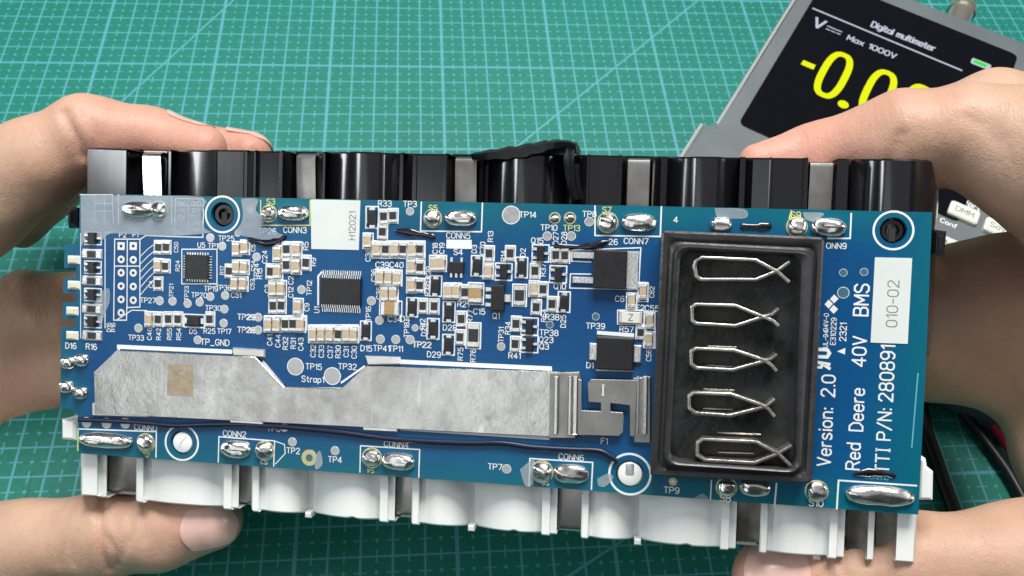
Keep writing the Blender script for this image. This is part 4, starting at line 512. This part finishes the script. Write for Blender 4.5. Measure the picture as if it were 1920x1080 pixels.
# silkscreen print and test pads
sk = MB()
for q, wd, c in LINES: sk.line(q, wd, .05, ('silk', 'silky', 'silkf')[c])
for x, y, r in RINGS: sk.ring(x, y, r * .93, r * 1.04, .05, 'silk')
MARGIN = {'cap': .33, 'res': .30, 'dio': .28, 'capb': .3, 'resb': .35, 'caph': .3, 'resh': .15, 'led': .2, 'dioh': .25, 'sot': .15}
for k, x, y, a, b in COMP:
    if k in MARGIN:
        g = MARGIN[k]; X, Y = a / 2 + g, b / 2 + g * .7
        sk.line([(x - X, y - Y), (x + X, y - Y), (x + X, y + Y), (x - X, y + Y), (x - X, y - Y)], .33, .06 + random.random() * .01, 'silk')
        if k == 'dio': sk.box(x - X, y - b * .3, .055, x - X + .75, y + b * .3, .075, 'silk')
for q in SILKRECTS + DIA + [TRI]: sk.prism(q, .03, .07, 'silk')
small = ('silk', 'silky', 'silkf', 'ink', 'ink')
big = {'Version:', '2.0', 'Red', 'Deere', '40V', 'BMS', 'TTI', 'P/N:', '280891'}
for s, x, y, h, rot, c in TEXT:
    if s in big or c >= 3: continue
    text_into(sk, s, x, y, h * (.86 if len(s) < 6 else .9), rot, .08, small[c], .004)
so_ = sk.build('silkscreen_print', pcb); tag(so_, 'small white printed designators and frames', kind='stuff')
for grp in (('Version:', '2.0'), ('Red', 'Deere', '40V', 'BMS'), ('TTI', 'P/N:', '280891')):
    m = MB()
    for s, x, y, h, rot, c in TEXT:
        if s in grp: text_into(m, s, x, y, h, rot, .08, 'silk', -.004, sx=.92)
    m.build('printed_line', pcb)
# recognition mark: mirrored R joined to a U
def mark():
    m = MB(); T = [q for q in TEXT if q[0] == 'UL-94'][0]; x0 = T[1] - .4; y0 = T[2] - 3.3
    def bar(pts, wd): m.line(pts, wd, .09, 'silk')
    bar([(x0 - 1.5, y0 - 2.2), (x0 + 1.5, y0 - 2.6)], .75); bar([(x0 - 1.5, y0 - 2.2), (x0 - 1.6, y0 - 3.4), (x0 - .3, y0 - 3.4), (x0 - .1, y0 - 2.4)], .6); bar([(x0 - .1, y0 - 2.6), (x0 + 1.6, y0 - 3.6)], .7)
    bar([(x0 - 1.4, y0 - .9), (x0 + .9, y0 - .9), (x0 + 1.4, y0), (x0 + .9, y0 + .8), (x0 - 1.4, y0 + .8)], .8)
    m.build('recognition_mark', pcb)
mark()
def share(cache, key, fn, name, parent, loc):
    if key not in cache: cache[key] = fn()
    return obj(name, cache[key], parent, loc)
def mesh_of(mb, ang=35):
    o = mb.build('tmp', None, ang); me = o.data; bpy.data.objects.remove(o); return me
cache = {}
for x, y, r, k in PADS:
    def fn():
        m = MB(); key = ('padgrey', 'padwhite', 'gold', 'paddark')[k]; m.cyl(0, 0, 0, .06, r, key, 20, .02)
        if k == 2: m.cyl(0, 0, .05, .09, r * .45, 'paddark' if r > 1.4 else 'padwhite', 16)
        elif r < 5: m.ring(0, 0, r * .98, r * 1.10, .045, 'silk', 20)
        return mesh_of(m)
    share(cache, ('p', round(r, 1), k), fn, 'test_pad', pcb, (x, y, 0))
for x, y, sq in HDR:
    def fn():
        m = MB(); r = 1.02
        if sq: m.box(-r, -r, 0, r, r, .05, 'padwhite')
        else: m.cyl(0, 0, 0, .05, r, 'padwhite', 20)
        m.cyl(0, 0, .02, .075, .42, 'hole', 14); return mesh_of(m)
    share(cache, ('h', sq), fn, 'header_pad', pcb, (x, y, 0))
# ---- components
def c_cap(w, h, body, ht, f=.26):
    m = MB(); e = h * f; a, b = w / 2, h / 2
    m.box(-a * .94, -b + e * .8, .02, a * .94, b - e * .8, ht * .95, body, .06)
    for s in (-1, 1):
        y0, y1 = sorted((s * b * .88, s * (b - e))); m.box(-a, y0, 0, a, y1, ht, 'endcap', .12, .10)
    return m
def c_res(w, h):
    m = MB(); e = h * .24; a, b = w / 2, h / 2
    m.box(-a, -b * .9, .02, a, b * .9, .42, 'substrate', .03); m.box(-a * .84, -b + e, .4, a * .84, b - e, .50, 'resb', .03)
    for s in (-1, 1):
        y0, y1 = sorted((s * b * .95, s * (b - e))); m.box(-a * 1.02, y0, 0, a * 1.02, y1, .53, 'endcap', .1, .12)
    return m
def c_dio(w, h):
    m = MB(); a, b = w / 2, h / 2; m.box(-a * .74, -b * .66, .1, a * .74, b * .66, 1.05, 'chip', .16, .12)
    for s in (-1, 1):
        y0, y1 = sorted((s * b * .6, s * b)); m.box(-a * .5, y0, 0, a * .5, y1, .34, 'endcap', .08, .06)
    m.box(-a * .74, b * .38, 1.04, a * .74, b * .46, 1.056, 'resb'); return m
def c_sot(w, h):
    m = MB(); a, b = w / 2, h / 2; m.box(-a * .42, -b * .85, .12, a * .42, b * .85, 1.1, 'chip', .15, .12)
    for x, y in ((-1, .5), (-1, -.5), (1, 0)):
        x0, x1 = sorted((x * a * .40, x * a * 1.0)); m.box(x0, y * b - .32, 0, x1, y * b + .32, .42, 'endcap', .1, .08)
    return m
def c_sot5(w, h):
    m = MB(); a, b = w / 2, h / 2; m.box(-a * .9, -b * .55, .12, a * .9, b * .55, 1.1, 'chip', .15, .1)
    for x, y in ((-.6, 1), (.6, 1), (-.6, -1), (0, -1), (.6, -1)):
        y0, y1 = sorted((y * b * .5, y * b)); m.box(x * a - .34, y0, 0, x * a + .34, y1, .42, 'endcap', .1, .06)
    return m
def c_tssop(w, h):
    m = MB(); a, b = w / 2, h / 2; m.box(-a * .94, -b * .62, .12, a * .94, b * .62, 1.25, 'chip', .16, .12)
    n = 18
    for i in range(n):
        x = -a * .94 + (i + .5) / n * 2 * a * .94
        for s in (-1, 1):
            y0, y1 = sorted((s * b * .6, s * b * .78)); m.box(x - .13, y0, .3, x + .13, y1, .75, 'endcap', .04)
            y0, y1 = sorted((s * b * .76, s * b)); m.box(x - .14, y0, 0, x + .14, y1, .22, 'endcap', .05, .03)
    m.cyl(-a * .78, -b * .45, 1.24, 1.262, .32, 'resb', 12); return m
def c_qfn(w, h):
    m = MB(); a, b = w / 2, h / 2; m.box(-a * .82, -b * .82, .02, a * .82, b * .82, .95, 'chip', .08)
    for i in range(9):
        t = -.72 + i * .18
        for s in (-1, 1):
            y0, y1 = sorted((s * b * .78, s * b * 1.0)); m.box(t * a - .17, y0, 0, t * a + .17, y1, .3, 'endcap', .08, .04)
            x0, x1 = sorted((s * a * .78, s * a * 1.0)); m.box(x0, t * b - .17, 0, x1, t * b + .17, .3, 'endcap', .08, .04)
    return m
def c_dpak(w, h):
    m = MB(); a, b = w / 2, h / 2; m.box(-a * .36, -b, .3, a * .64, b, 2.5, 'chip', .2, .1); m.box(a * .6, -b * .97, 0, a, b * .97, .9, 'endcap', .15, .2)
    for y in (.72, -.62): m.box(-a, y * b - .75, .05, -a * .3, y * b + .75, .75, 'endcap', .15, .1)
    return m
def c_smc(w, h):
    m = MB(); a, b = w / 2, h / 2; m.box(-a * .72, -b, .2, a * .70, b, 2.4, 'chip', .3, .1)
    m.box(-a * 1.0, -b * .5, 0, -a * .68, b * .55, .9, 'endcap', .2, .1); m.box(a * .66, -b * .5, 0, a * .98, b * .55, .9, 'endcap', .2, .1); return m
def c_sot89(w, h):
    m = MB(); a, b = w / 2, h / 2; m.box(-a * .5, -b * .95, .1, a * .52, b * .95, 1.5, 'chip', .18, .1)
    for y in (.6, .05, -.55): m.box(-a, y * b - .45, 0, -a * .45, y * b + .45, .5, 'endcap', .1, .06)
    m.box(a * .5, -b * .3, 0, a, b * .25, .5, 'endcap', .1, .08); return m
def c_fuse(w, h):
    m = MB(); a, b = w / 2, h / 2; m.box(-a * .82, -b * .9, .02, a * .82, b * .9, .8, 'white_body', .06)
    for s in (-1, 1): x0, x1 = sorted((s * a * .75, s * a)); m.box(x0, -b * .94, 0, x1, b * .94, .83, 'endcap', .1, .08)
    text_into(m, 'Z', 0, 0, b * 1.0, 0, .82, 'ink', .01); return m
def c_led(w, h):
    m = MB(); a, b = w / 2, h / 2; m.box(-a, -b, 0, a, b, .35, 'white_body', .05, .1); m.box(-a * .6, -b * .85, .3, a * .6, b * .85, .75, 'led', .12); return m
def c_resh(w, h):
    m = MB(); a, b = w / 2, h / 2; m.box(-a * .95, -b * .85, .02, a * .95, b * .85, .45, 'substrate', .03); m.box(-a * .45, -b * .75, .4, a * .45, b * .75, .52, 'resb', .03)
    for s in (-1, 1): x0, x1 = sorted((s * a, s * a * .48)); m.box(x0, -b * .95, 0, x1, b * .95, .56, 'endcap', .12, .1)
    return m
def turn(mb):
    mb.v = [(y, -x, z) for x, y, z in mb.v]; return mb
KIND = {'cap': ('capacitor', lambda w, h: c_cap(w, h, 'tan', w * .55)), 'res': ('resistor', c_res), 'dio': ('diode', c_dio), 'sot': ('transistor', c_sot), 'sot5': ('regulator_chip', c_sot5),
        'tssop': ('monitor_chip', c_tssop), 'qfn': ('controller_chip', c_qfn), 'dpak': ('power_transistor', c_dpak), 'smc': ('power_diode', c_smc), 'sot89': ('power_transistor', c_sot89),
        'fuse': ('chip_fuse', c_fuse), 'led': ('indicator_led', c_led), 'resh': ('resistor', c_resh), 'capb': ('capacitor', lambda w, h: c_cap(w, h, 'brown', 1.4)), 'caph': ('capacitor', lambda w, h: turn(c_cap(h, w, 'brown', 1.4))),
        'dioh': ('diode', lambda w, h: turn(c_dio(h, w))), 'resb': ('resistor', c_res)}
for k, x, y, a, b in COMP:
    if k in ('cap', 'res', 'resh', 'led', 'dio', 'sot'): a, b = a * (1.0 if k == 'cap' else 1.08), b * 1.08
    nm, fn = KIND[k]; o = share(cache, (k, round(a, 1), round(b, 1)), lambda: mesh_of(fn(a, b)), nm, pcb, (x + random.uniform(-.06, .06), y + random.uniform(-.06, .06), 0))
    if k in ('cap', 'res', 'led', 'resh', 'dio'): o.rotation_euler.z = math.radians(random.uniform(-3, 3))
for i, (x, y, a, b, z) in enumerate(SOLD):
    m = MB(); m.dome(0, 0, a, b, z * .85, 'solder')
    rnd = random.Random(i)
    m.v = [(px * (1 + rnd.uniform(-.03, .03)), py * (1 + rnd.uniform(-.03, .03)), pz * (1 + .16 * math.sin(px * 1.1 + i) + .10 * math.sin(py * 2.3 + px * .7 + 2 * i))) for px, py, pz in m.v]
    if abs(a - b) < 1.2: m.ring(0, 0, a * .5, a * .5 + .32, .06, 'gold', 24)
    m.build('solder_joint', pcb, 60, (x, y, 0))
for i, (x, y) in enumerate(SPK):
    m = MB(); m.dome(0, 0, 4.4, 3.6, 1.2, 'solder', 16, 5); m.tube([(-.6, -.4, .6), (0, 0, 1.8), (.5 + .4 * (i % 2), .4, 2.9)], lambda t: .95 - .55 * t, 'solder', 8)
    m.build('wire_joint', pcb, 60, (x, y, 0))
# labels
m = MB(); m.prism(LABEL1, .02, .16, 'label', .03); text_into(m, LTEXT[0][0], LTEXT[0][1], LTEXT[0][2], 1.6, 90, .165, 'ink'); tag(m.build('paper_label', pcb), 'square white sticker with a grey serial')
m = MB(); m.prism(LABEL2, .02, .16, 'label', .03); T = [q for q in TEXT if q[0] == '010-02'][0]; text_into(m, T[0], T[1], T[2], T[3], 90, .17, 'ink', -.02); tag(m.build('paper_label', pcb), 'white sticker reading 010-02')
# coating film with painted-in window sheen, dark sealant strips, navy wire
for q in COATS: m = MB(); m.prism([p[:2] for p in smooth_path([(a, b, 0) for a, b in q + q[:1]], 3)[:-1]], .09, .13, 'coat'); m.build('coating_film', pcb)
for q in SMEARS: m = MB(); m.prism([p[:2] for p in smooth_path([(a, b, 0) for a, b in q + q[:1]], 4)[:-1]], .09, .12, 'smear'); m.build('flux_smear', pcb)
for q in STRIPS: m = MB(); m.tube(q, lambda t: (.75 + .22 * math.sin(t * 9 + q[0][0]) + .12 * math.sin(t * 23)) * min(1, .35 + 4 * t, .35 + 4 * (1 - t)), 'sealant', 8, .4); m.build('sealant_strip', pcb, 60)
m = MB(); m.tube(WIRE, .62, 'wire', 8, .7); m.build('sense_wire', pcb, 60)
# bus bar
m = MB(); m.prism(BUS, .25, 1.05, 'tin', .14); bus = m.build('bus_bar', pack, 30)
for q in BUSTABS:
    m = MB(); m.prism(q, .02, .95, 'tabtin', .3); m.build('soldered_tab', bus, 40)
m = MB(); m.prism(STAMP, 1.0, 1.09, 'stamp', .02)
cx = sum(p[0] for p in STAMP) / 4; cy = sum(p[1] for p in STAMP) / 4
for i in range(5):
    a0 = -60 + i * 30; m.line([(cx + 1.2 + r * math.cos(math.radians(a0)), cy + r * math.sin(math.radians(a0)) * 1.2) for r in (.6, 2.0)], .25, 1.11, 'brown')
m.line([(cx - 1.6, cy + 2.2), (cx - .3, cy + 1.2), (cx - .2, cy - .6), (cx - 1.2, cy - 1.6)], .3, 1.11, 'brown'); m.line([(cx - 1.8, cy - 2.6), (cx + 1.9, cy - 2.4)], .3, 1.11, 'brown')
m.build('stamped_mark', bus)
# fuse link between bus bar and terminals
m = MB()
for q in PLATE: m.prism(q, .03, 1.1, 'nickel', .25)
link = m.build('link_bracket', pack, 30)
m = MB(); m.prism(FUS, 1.35, 1.75, 'nickel', .1); x = FUS[0][0] + 8.4; text_into(m, 'I', (FUS[8][0] + FUS[6][0]) / 2 - 2.2, FUS[8][1] - 2.8, 2.4, 0, 1.77, 'silk'); m.build('fuse_plate', link, 30)
for q in RIDG: m = MB(); m.prism(q, .4, 2.3, 'nickelb', .3); m.build('folded_ridge', link, 40)
# ---- terminal block
ro = rrect(TB['outer'], 1.0); rr_ = rrect(TB['ridge'], 3.2); rh_ = rrect(TB['hole'], 2.6)
z3 = lambda q, z: [(x, y, z) for x, y in q]
mixp = lambda a, b, t: [(p[0] * (1 - t) + q[0] * t, p[1] * (1 - t) + q[1] * t) for p, q in zip(a, b)]
m = MB(); m.loft([z3(ro, .02), z3(ro, 5.6), z3(inset(ro, .5), 6), z3(mixp(ro, rr_, .45), 5.9), z3(mixp(ro, rr_, .62), 5.2), z3(mixp(ro, rr_, .80), 5.5), z3(mixp(ro, rr_, .92), 7.4), z3(rr_, 7.7), z3(mixp(rr_, rh_, .5), 7.5), z3(rh_, 6.9), z3(rh_, 1.0)], 'rubber', False, False)
tbk = m.build('terminal_block', pack, 40)
m = MB(); m.prism(inset(rh_, .02), .5, 3.0, 'floor'); m.build('terminal_floor', tbk)
def ribbon(m, pts, th, z0, z1, k):
    n = len(pts); Lp = []; Rp = []
    for i in range(n):
        a = Vector(pts[max(i - 1, 0)]); b = Vector(pts[i]); c = Vector(pts[min(i + 1, n - 1)])
        d = ((b - a).normalized() if i else (c - b).normalized()) + ((c - b).normalized() if i < n - 1 else (b - a).normalized()); d.normalize(); nn = Vector((-d.y, d.x)) * th / 2
        Lp.append(b + nn); Rp.append(b - nn)
    rings = [[(Rp[i].x, Rp[i].y, z0), (Lp[i].x, Lp[i].y, z0), (Lp[i].x, Lp[i].y, z1 - .12), (b_(Lp[i], Rp[i], .25)[0], b_(Lp[i], Rp[i], .25)[1], z1), (b_(Lp[i], Rp[i], .75)[0], b_(Lp[i], Rp[i], .75)[1], z1), (Rp[i].x, Rp[i].y, z1 - .12)] for i in range(n)]
    m.loft(rings, k)
b_ = lambda a, c, t: (a.x * (1 - t) + c.x * t, a.y * (1 - t) + c.y * t)
def arcs(pts):   # fine arc in the corner of the U
    return [(x, y) for x, y, z in smooth_path([(a, b, 0) for a, b in pts], 3)] if False else pts
for q in CLIPS:
    h = len(q) // 2; m = MB()
    ribbon(m, q[:h + 1], .74, 3.4, 6.95, 'steel'); ribbon(m, q[h:], .74, 3.4, 7.0, 'steel')
    # the folded back wall reaches down to the floor
    ribbon(m, q[h - 2:h + 2], .9, 3.6, 6.6, 'steel'); m.build('terminal_clip', tbk, 50)
    m = MB(); c = ccw(q[3:-3] if len(q) > 10 else q[2:-2]); m.prism(inset(c, .45), 2.9, 3.06, 'hole'); m.build('slot', tbk)
for (x0, y0), (x1, y1) in PINS: m = MB(); m.tube([(x0, y0, 3.3), ((x0 + x1) / 2, (y0 + y1) / 2, 3.4), (x1, y1, 3.3)], .22, 'steel', 6); m.build('contact_pin', tbk, 60)
# ---------------------------------------------------------------- hands: signed-distance surface turned into one mesh
def seg(P, a, b):
    a3 = np.array(a[:3]); b3 = np.array(b[:3]); ab = b3 - a3; t = np.clip(((P - a3) @ ab) / (ab @ ab + 1e-9), 0, 1)
    return np.linalg.norm(P - a3 - t[:, None] * ab, axis=1), t
def smin(a, b, k):
    h = np.clip(.5 + .5 * (b - a) / k, 0, 1); return b * (1 - h) + a * h - k * h * (1 - h)
def dense(c, n=5):
    P = smooth_path([q[:3] for q in c], n); R_ = np.interp(np.linspace(0, len(c) - 1, len(P)), range(len(c)), [q[3] for q in c]); return [tuple(p) + (r,) for p, r in zip(P, R_)]
def chain(P, c, k=2.5, sub=True):
    d = None
    for a, b in zip(c[:-1], c[1:]):
        q, t = seg(P, a, b); q = q - (a[3] * (1 - t) + b[3] * t); d = q if d is None else smin(d, q, k)
    return d
def field(H, P):
    pal = None
    for c in H['palm']: q = chain(P, c, 5); pal = q if pal is None else smin(pal, q, 4)
    fin = None
    for c in H['fingers']: q = chain(P, c, 4); fin = q if fin is None else smin(fin, q, 1.2)
    d = smin(pal, fin, 4)
    for pts, dep, wd in H['crease']:
        e = None
        for a, b in zip(pts[:-1], pts[1:]): q, t = seg(P, a, b); e = q if e is None else np.minimum(e, q)
        d = d + dep * np.exp(-(np.maximum(0, e - 2.5) / wd) ** 2) * np.where(e < 12, 1, 0) if False else d
    return d
def crease_disp(H, V):
    o = np.zeros(len(V))
    for pts, dep, wd in H['crease']:
        xy = [np.array(p[:2]) for p in smooth_path(pts, 4)]; e = np.full(len(V), 1e9)
        for a, b in zip(xy[:-1], xy[1:]):
            ab = b - a; t = np.clip(((V[:, :2] - a) @ ab) / (ab @ ab + 1e-9), 0, 1); e = np.minimum(e, np.linalg.norm(V[:, :2] - a - t[:, None] * ab, axis=1))
        o = np.maximum(o, 1.2 * dep * np.exp(-(e / wd) ** 2))
    return o
def surface(H, lo, hi, h):
    ax = [np.arange(lo[i], hi[i], h) for i in range(3)]; n = [len(a) for a in ax]
    G_ = np.empty(n, np.float32)
    for i, xv in enumerate(ax[0]):
        yy, zz = np.meshgrid(ax[1], ax[2], indexing='ij'); P = np.stack([np.full(yy.size, xv), yy.ravel(), zz.ravel()], 1); G_[i] = field(H, P).reshape(n[1], n[2])
    S = G_ < 0; cnt = np.zeros([k - 1 for k in n], int); acc = np.zeros([k - 1 for k in n] + [3]); sl = lambda o, k: slice(o, o + k - 1)
    cs = [(a, b, c) for a in (0, 1) for b in (0, 1) for c in (0, 1)]
    for a in cs:
        for d in range(3):
            if a[d]: continue
            b = list(a); b[d] = 1; A_ = G_[sl(a[0], n[0]), sl(a[1], n[1]), sl(a[2], n[2])]; B_ = G_[sl(b[0], n[0]), sl(b[1], n[1]), sl(b[2], n[2])]
            x = (A_ < 0) != (B_ < 0); t = np.where(x, A_ / np.where(x, A_ - B_, 1), 0); cnt += x
            for q in range(3): acc[..., q] += np.where(x, a[q] + (t if q == d else 0), 0)
    act = cnt > 0; idx = -np.ones(cnt.shape, int); idx[act] = np.arange(act.sum()); ijk = np.argwhere(act)
    V = (ijk + acc[act] / cnt[act][:, None]) * h + np.array(lo); F_ = []
    for d in range(3):
        u, v = [(1, 2), (2, 0), (0, 1)][d]; s0 = [slice(None)] * 3; s1 = [slice(None)] * 3; s0[d] = slice(0, -1); s1[d] = slice(1, None)
        E_ = np.argwhere(S[tuple(s0)] != S[tuple(s1)])
        ok = np.all(E_ > 0, axis=1) & (E_[:, u] < n[u] - 1) & (E_[:, v] < n[v] - 1) & (E_[:, d] < n[d] - 1); E_ = E_[ok]
        du = np.zeros(3, int); du[u] = 1; dv = np.zeros(3, int); dv[v] = 1
        q = [E_, E_ - du, E_ - du - dv, E_ - dv]; I_ = np.stack([idx[tuple(p.T)] for p in q], 1); ins = S[tuple(E_.T)]; I_[~ins] = I_[~ins][:, ::-1]; F_.append(I_)
    return V, np.concatenate(F_)
def grad(H, V, e=.4):
    g = np.zeros_like(V)
    for d in range(3): o = np.zeros(3); o[d] = e; g[:, d] = field(H, V + o) - field(H, V - o)
    return g / np.linalg.norm(g, axis=1)[:, None]
def hand(H, lo, hi, label):
    V, F_ = surface(H, lo, hi, .9)
    for _ in range(3): N = grad(H, V); V = V - N * field(H, V)[:, None] * .8
    N = grad(H, V); V = V - N * (crease_disp(H, V) * np.clip(N[:, 2] * 2, 0, 1))[:, None]
    # soft irregularity of flesh over tendons
    V = V + N * (.35 * np.sin(V[:, 0] * .23 + V[:, 1] * .11) * np.sin(V[:, 1] * .19 + V[:, 2] * .27 + 1))[:, None]
    me = bpy.data.meshes.new('hand'); me.from_pydata((V * .001).tolist(), [], F_.tolist()); fix(me)
    me.polygons.foreach_set('use_smooth', [True] * len(me.polygons)); me.materials.append(M['skin'])
    fl = np.zeros(len(V))
    for tpt in H['tips']: fl = np.maximum(fl, .58 * np.exp(-(np.linalg.norm(V - np.array(tpt), axis=1) / 18) ** 2))
    fl = np.maximum(fl, .2 * crease_disp(H, V))
    at = me.attributes.new('flush', 'FLOAT', 'POINT'); at.data.foreach_set('value', np.clip(fl, 0, 1).astype(np.float32))
    o = obj('hand', me, mw=PM); tag(o, label, 'hand', 'hands holding the battery pack')
    for (b0, t0), wd, nd in H['nail']:
        nd = np.array(nd, float); nd /= np.linalg.norm(nd)
        b0 = np.array(b0); t0 = np.array(t0); ax = (t0 - b0); Ln = np.linalg.norm(ax); ax = ax / Ln; sd = np.cross(nd, ax); nu, nv = 18, 13; P = []
        for i in range(nu):
            u = i / (nu - 1)
            for j in range(nv):
                v = 2 * j / (nv - 1) - 1; hw_ = wd / 2 * min(1, (1 - (1 - min(u * 5, 1)) ** 2) ** .5 * .45 + .62) * (1 if u < .82 else (1 - ((u - .82) / .18) ** 2 * .45))
                P.append(b0 + ax * Ln * (u + .07 * (1 - v * v) * (1 if u > .8 else -1 if u < .1 else 0)) + sd * v * hw_)
        P = np.array(P) + nd * 6
        for _ in range(60): P -= nd * (np.clip(field(H, P), -2, 2) * .5)[:, None]
        Nn = grad(H, P); top = P + Nn * .42; bot = P - Nn * .6; n = nu * nv; fs = []
        for i in range(nu - 1):
            for j in range(nv - 1): a = i * nv + j; fs.append((a, a + 1, a + nv + 1, a + nv)); fs.append((n + a, n + a + nv, n + a + nv + 1, n + a + 1))
        rim = [j for j in range(nv)] + [i * nv + nv - 1 for i in range(1, nu)] + [(nu - 1) * nv + j for j in range(nv - 2, -1, -1)] + [i * nv for i in range(nu - 2, 0, -1)]
        for a, b in zip(rim, rim[1:] + rim[:1]): fs.append((a, n + a, n + b, b))
        mn = bpy.data.meshes.new('fingernail'); mn.from_pydata((np.concatenate([top, bot]) * .001).tolist(), [], fs); fix(mn); shade(mn, 50); mn.materials.append(M['nail']); obj('fingernail', mn, o)
hand(LH, (-170, -92, -104), (-52, 72, 16), 'left hand gripping the pack beside the small indicator parts, thumbnail facing up')
hand(RH, (48, -92, -104), (165, 82, 16), 'right hand gripping the pack in front of the meter display')
# ---------------------------------------------------------------- meter and leads
mt = bpy.data.objects.new('digital_multimeter', None); COL.objects.link(mt); mt.location = (.107, .0366, 0); mt.rotation_euler.z = math.radians(-33.5)
tag(mt, 'grey bench multimeter with black display showing a yellow reading, behind the right hand', 'multimeter')
m = MB(); B_ = rrect([(-14.5, -62), (142, -62), (142, 120), (-9.5, 120), (-9.5, -7), (-14.5, -9)], 1.4, 4)
m.loft([z3(inset(B_, 1.5), .5), z3(B_, 3), z3(B_, 27.5), z3(inset(B_, .7), 29.2), z3(inset(B_, 2.2), 29.4)], 'grey'); m.build('case', mt, 35)
m = MB(); m.box(-9.0, -6, 29, -7.6, 119, 29.75, 'greyl', .3); m.build('edge_rib', mt)
m = MB(); m.box(-14.2, -61, 29, -12.8, -9, 29.7, 'greyl', .3); m.build('edge_rib', mt)
SC = rrect([(-1.2, -1), (88.5, -2), (88.5, 108.5), (-1.2, 110)], 3.5, 6)
m = MB(); m.prism(SC, 29.2, 29.9, 'screen', .15); scr = m.build('display', mt, 40)
def st(s, x, y, h, key, name, **k):
    m = MB(); text_into(m, s, x, y, h, 0, 29.96, key, anchor='l', **k); return m.build(name, scr)
st('Digital multimeter', 27, 90.6, 4.0, 'ew', 'heading', sx=.72, gap=.17, off=.02)
st('V', 4.6, 76.8, 6.5, 'ew', 'unit_letter', off=.02)
m = MB(); m.line([(10.5, 77.4), (17, 77.2)], .6, 29.96, 'ew')
for i in range(3): m.line([(10.5 + i * 2.4, 75.2), (12.1 + i * 2.4, 75.15)], .6, 29.96, 'ew')
m.build('dc_symbol', scr)
st('Max 1000V', 20.5, 75.4, 3.4, 'ew', 'range_text', sx=.92, off=.02)
m = MB(); m.line([(1.0, 85.2), (69, 83.4)], .95, 29.96, 'ew'); m.build('rule_line', scr)
def seven(name, x, y, w_, h, k='ey'):
    m = MB(); n = 28; wd = 3.0; o = []
    for i in range(n + 1):
        a = 6.28318 * i / n; c, s_ = math.cos(a), math.sin(a); o.append((x + (w_ / 2) * math.copysign(abs(c) ** .75, c), y + h / 2 * math.copysign(abs(s_) ** .75, s_)))
    oo = [(p[0], p[1], 29.96) for p in o[:-1]]; sc = lambda f: [(x + (p[0] - x) * f[0], y + (p[1] - y) * f[1], 29.96) for p in oo]
    inn = sc(((w_ - wd * 2) / w_, (h - wd * 2) / h)); vs = oo + inn; fs = [(i, (i + 1) % n, n + (i + 1) % n, n + i) for i in range(n)]; m.add(vs, fs, k); return m.build(name, scr)
for x in (22.6, 42.0, 57.5): seven('digit', x, 48.6, 12.2, 32)
m = MB(); m.box(8.6, 46.6, 29.9, 14.2, 49.8, 29.97, 'ey'); m.build('minus_sign', scr)
m = MB(); m.cyl(31.5, 33.6, 29.9, 29.97, 2.3, 'ey', 16); m.build('decimal_point', scr)
m = MB(); m.prism(rrect([(71.2, 90.6), (79.6, 90.6), (79.6, 94.6), (71.2, 94.6)], 1), 29.9, 29.96, 'ew'); m.prism(rrect([(72.2, 91.5), (77.8, 91.5), (77.8, 93.7), (72.2, 93.7)], .4), 29.95, 29.99, 'eg'); m.build('charge_icon', scr)
for x, y, s in ((88.6, 2.9, 'DMM'), (102.2, 2.4, 'Save'), (88.6, -16, 'Auto'), (102.2, -16, 'Mode')):
    m = MB(); q = rrect([(x - 5.6, y - 3.6), (x + 5.6, y - 3.6), (x + 5.6, y + 3.6), (x - 5.6, y + 3.6)], 1.3, 4); m.prism(q, 29.2, 31.2, 'button', .5); text_into(m, s, x, y, 2.5, 0, 31.23, 'ink', .01); m.build('button', mt, 40)
m = MB(); text_into(m, 'Port', 90.5, 9.6, 2.4, 0, 29.45, 'silk', .01); text_into(m, 'Conf', 85, -4.4, 2.1, 0, 29.45, 'silk', .01); m.build('printed_caption', mt)
m = MB(); n = 28
def ycyl(m, x, z, r0, r1, y0, y1, k): m.loft([[(x + r * math.cos(6.28318 * i / n), y, z + r * math.sin(6.28318 * i / n)) for i in range(n)] for r, y in ((r0, y0), (r1, y1))], k)
ycyl(m, 61, 19, 6.6, 6.6, 119.5, 124, 'bnc'); ycyl(m, 61, 19, 5.6, 5.6, 124.01, 140, 'bnc'); ycyl(m, 61, 19, 6.4, 6.4, 140.01, 143, 'bnc'); m.build('bnc_socket', mt, 40)
for x in (77.5, 87.5): m = MB(); m.box(x - 1.1, 119.6, 24, x + 1.1, 121.4, 27.2, 'greyl', .3); m.build('edge_lug', mt)
m = MB(); m.tube([tuple(p) for p in LEAD1], 2.3, 'cable', 12); tag(m.build('test_lead', None, 60), 'black test lead lying on the mat right of the board corner', 'test lead')
m = MB(); m.tube([tuple(p) for p in LEAD2], 1.7, 'cable', 12); tag(m.build('test_lead', None, 60), 'thin black lead running beside the red lead under the right palm', 'test lead')
m = MB(); m.tube([(p[0] + 4.5, p[1] + 1.5, p[2] + .6) for p in LEAD3], 2.8, 'redc', 12); tag(m.build('test_lead', None, 60), 'red test lead peeking out from under the right palm', 'test lead')
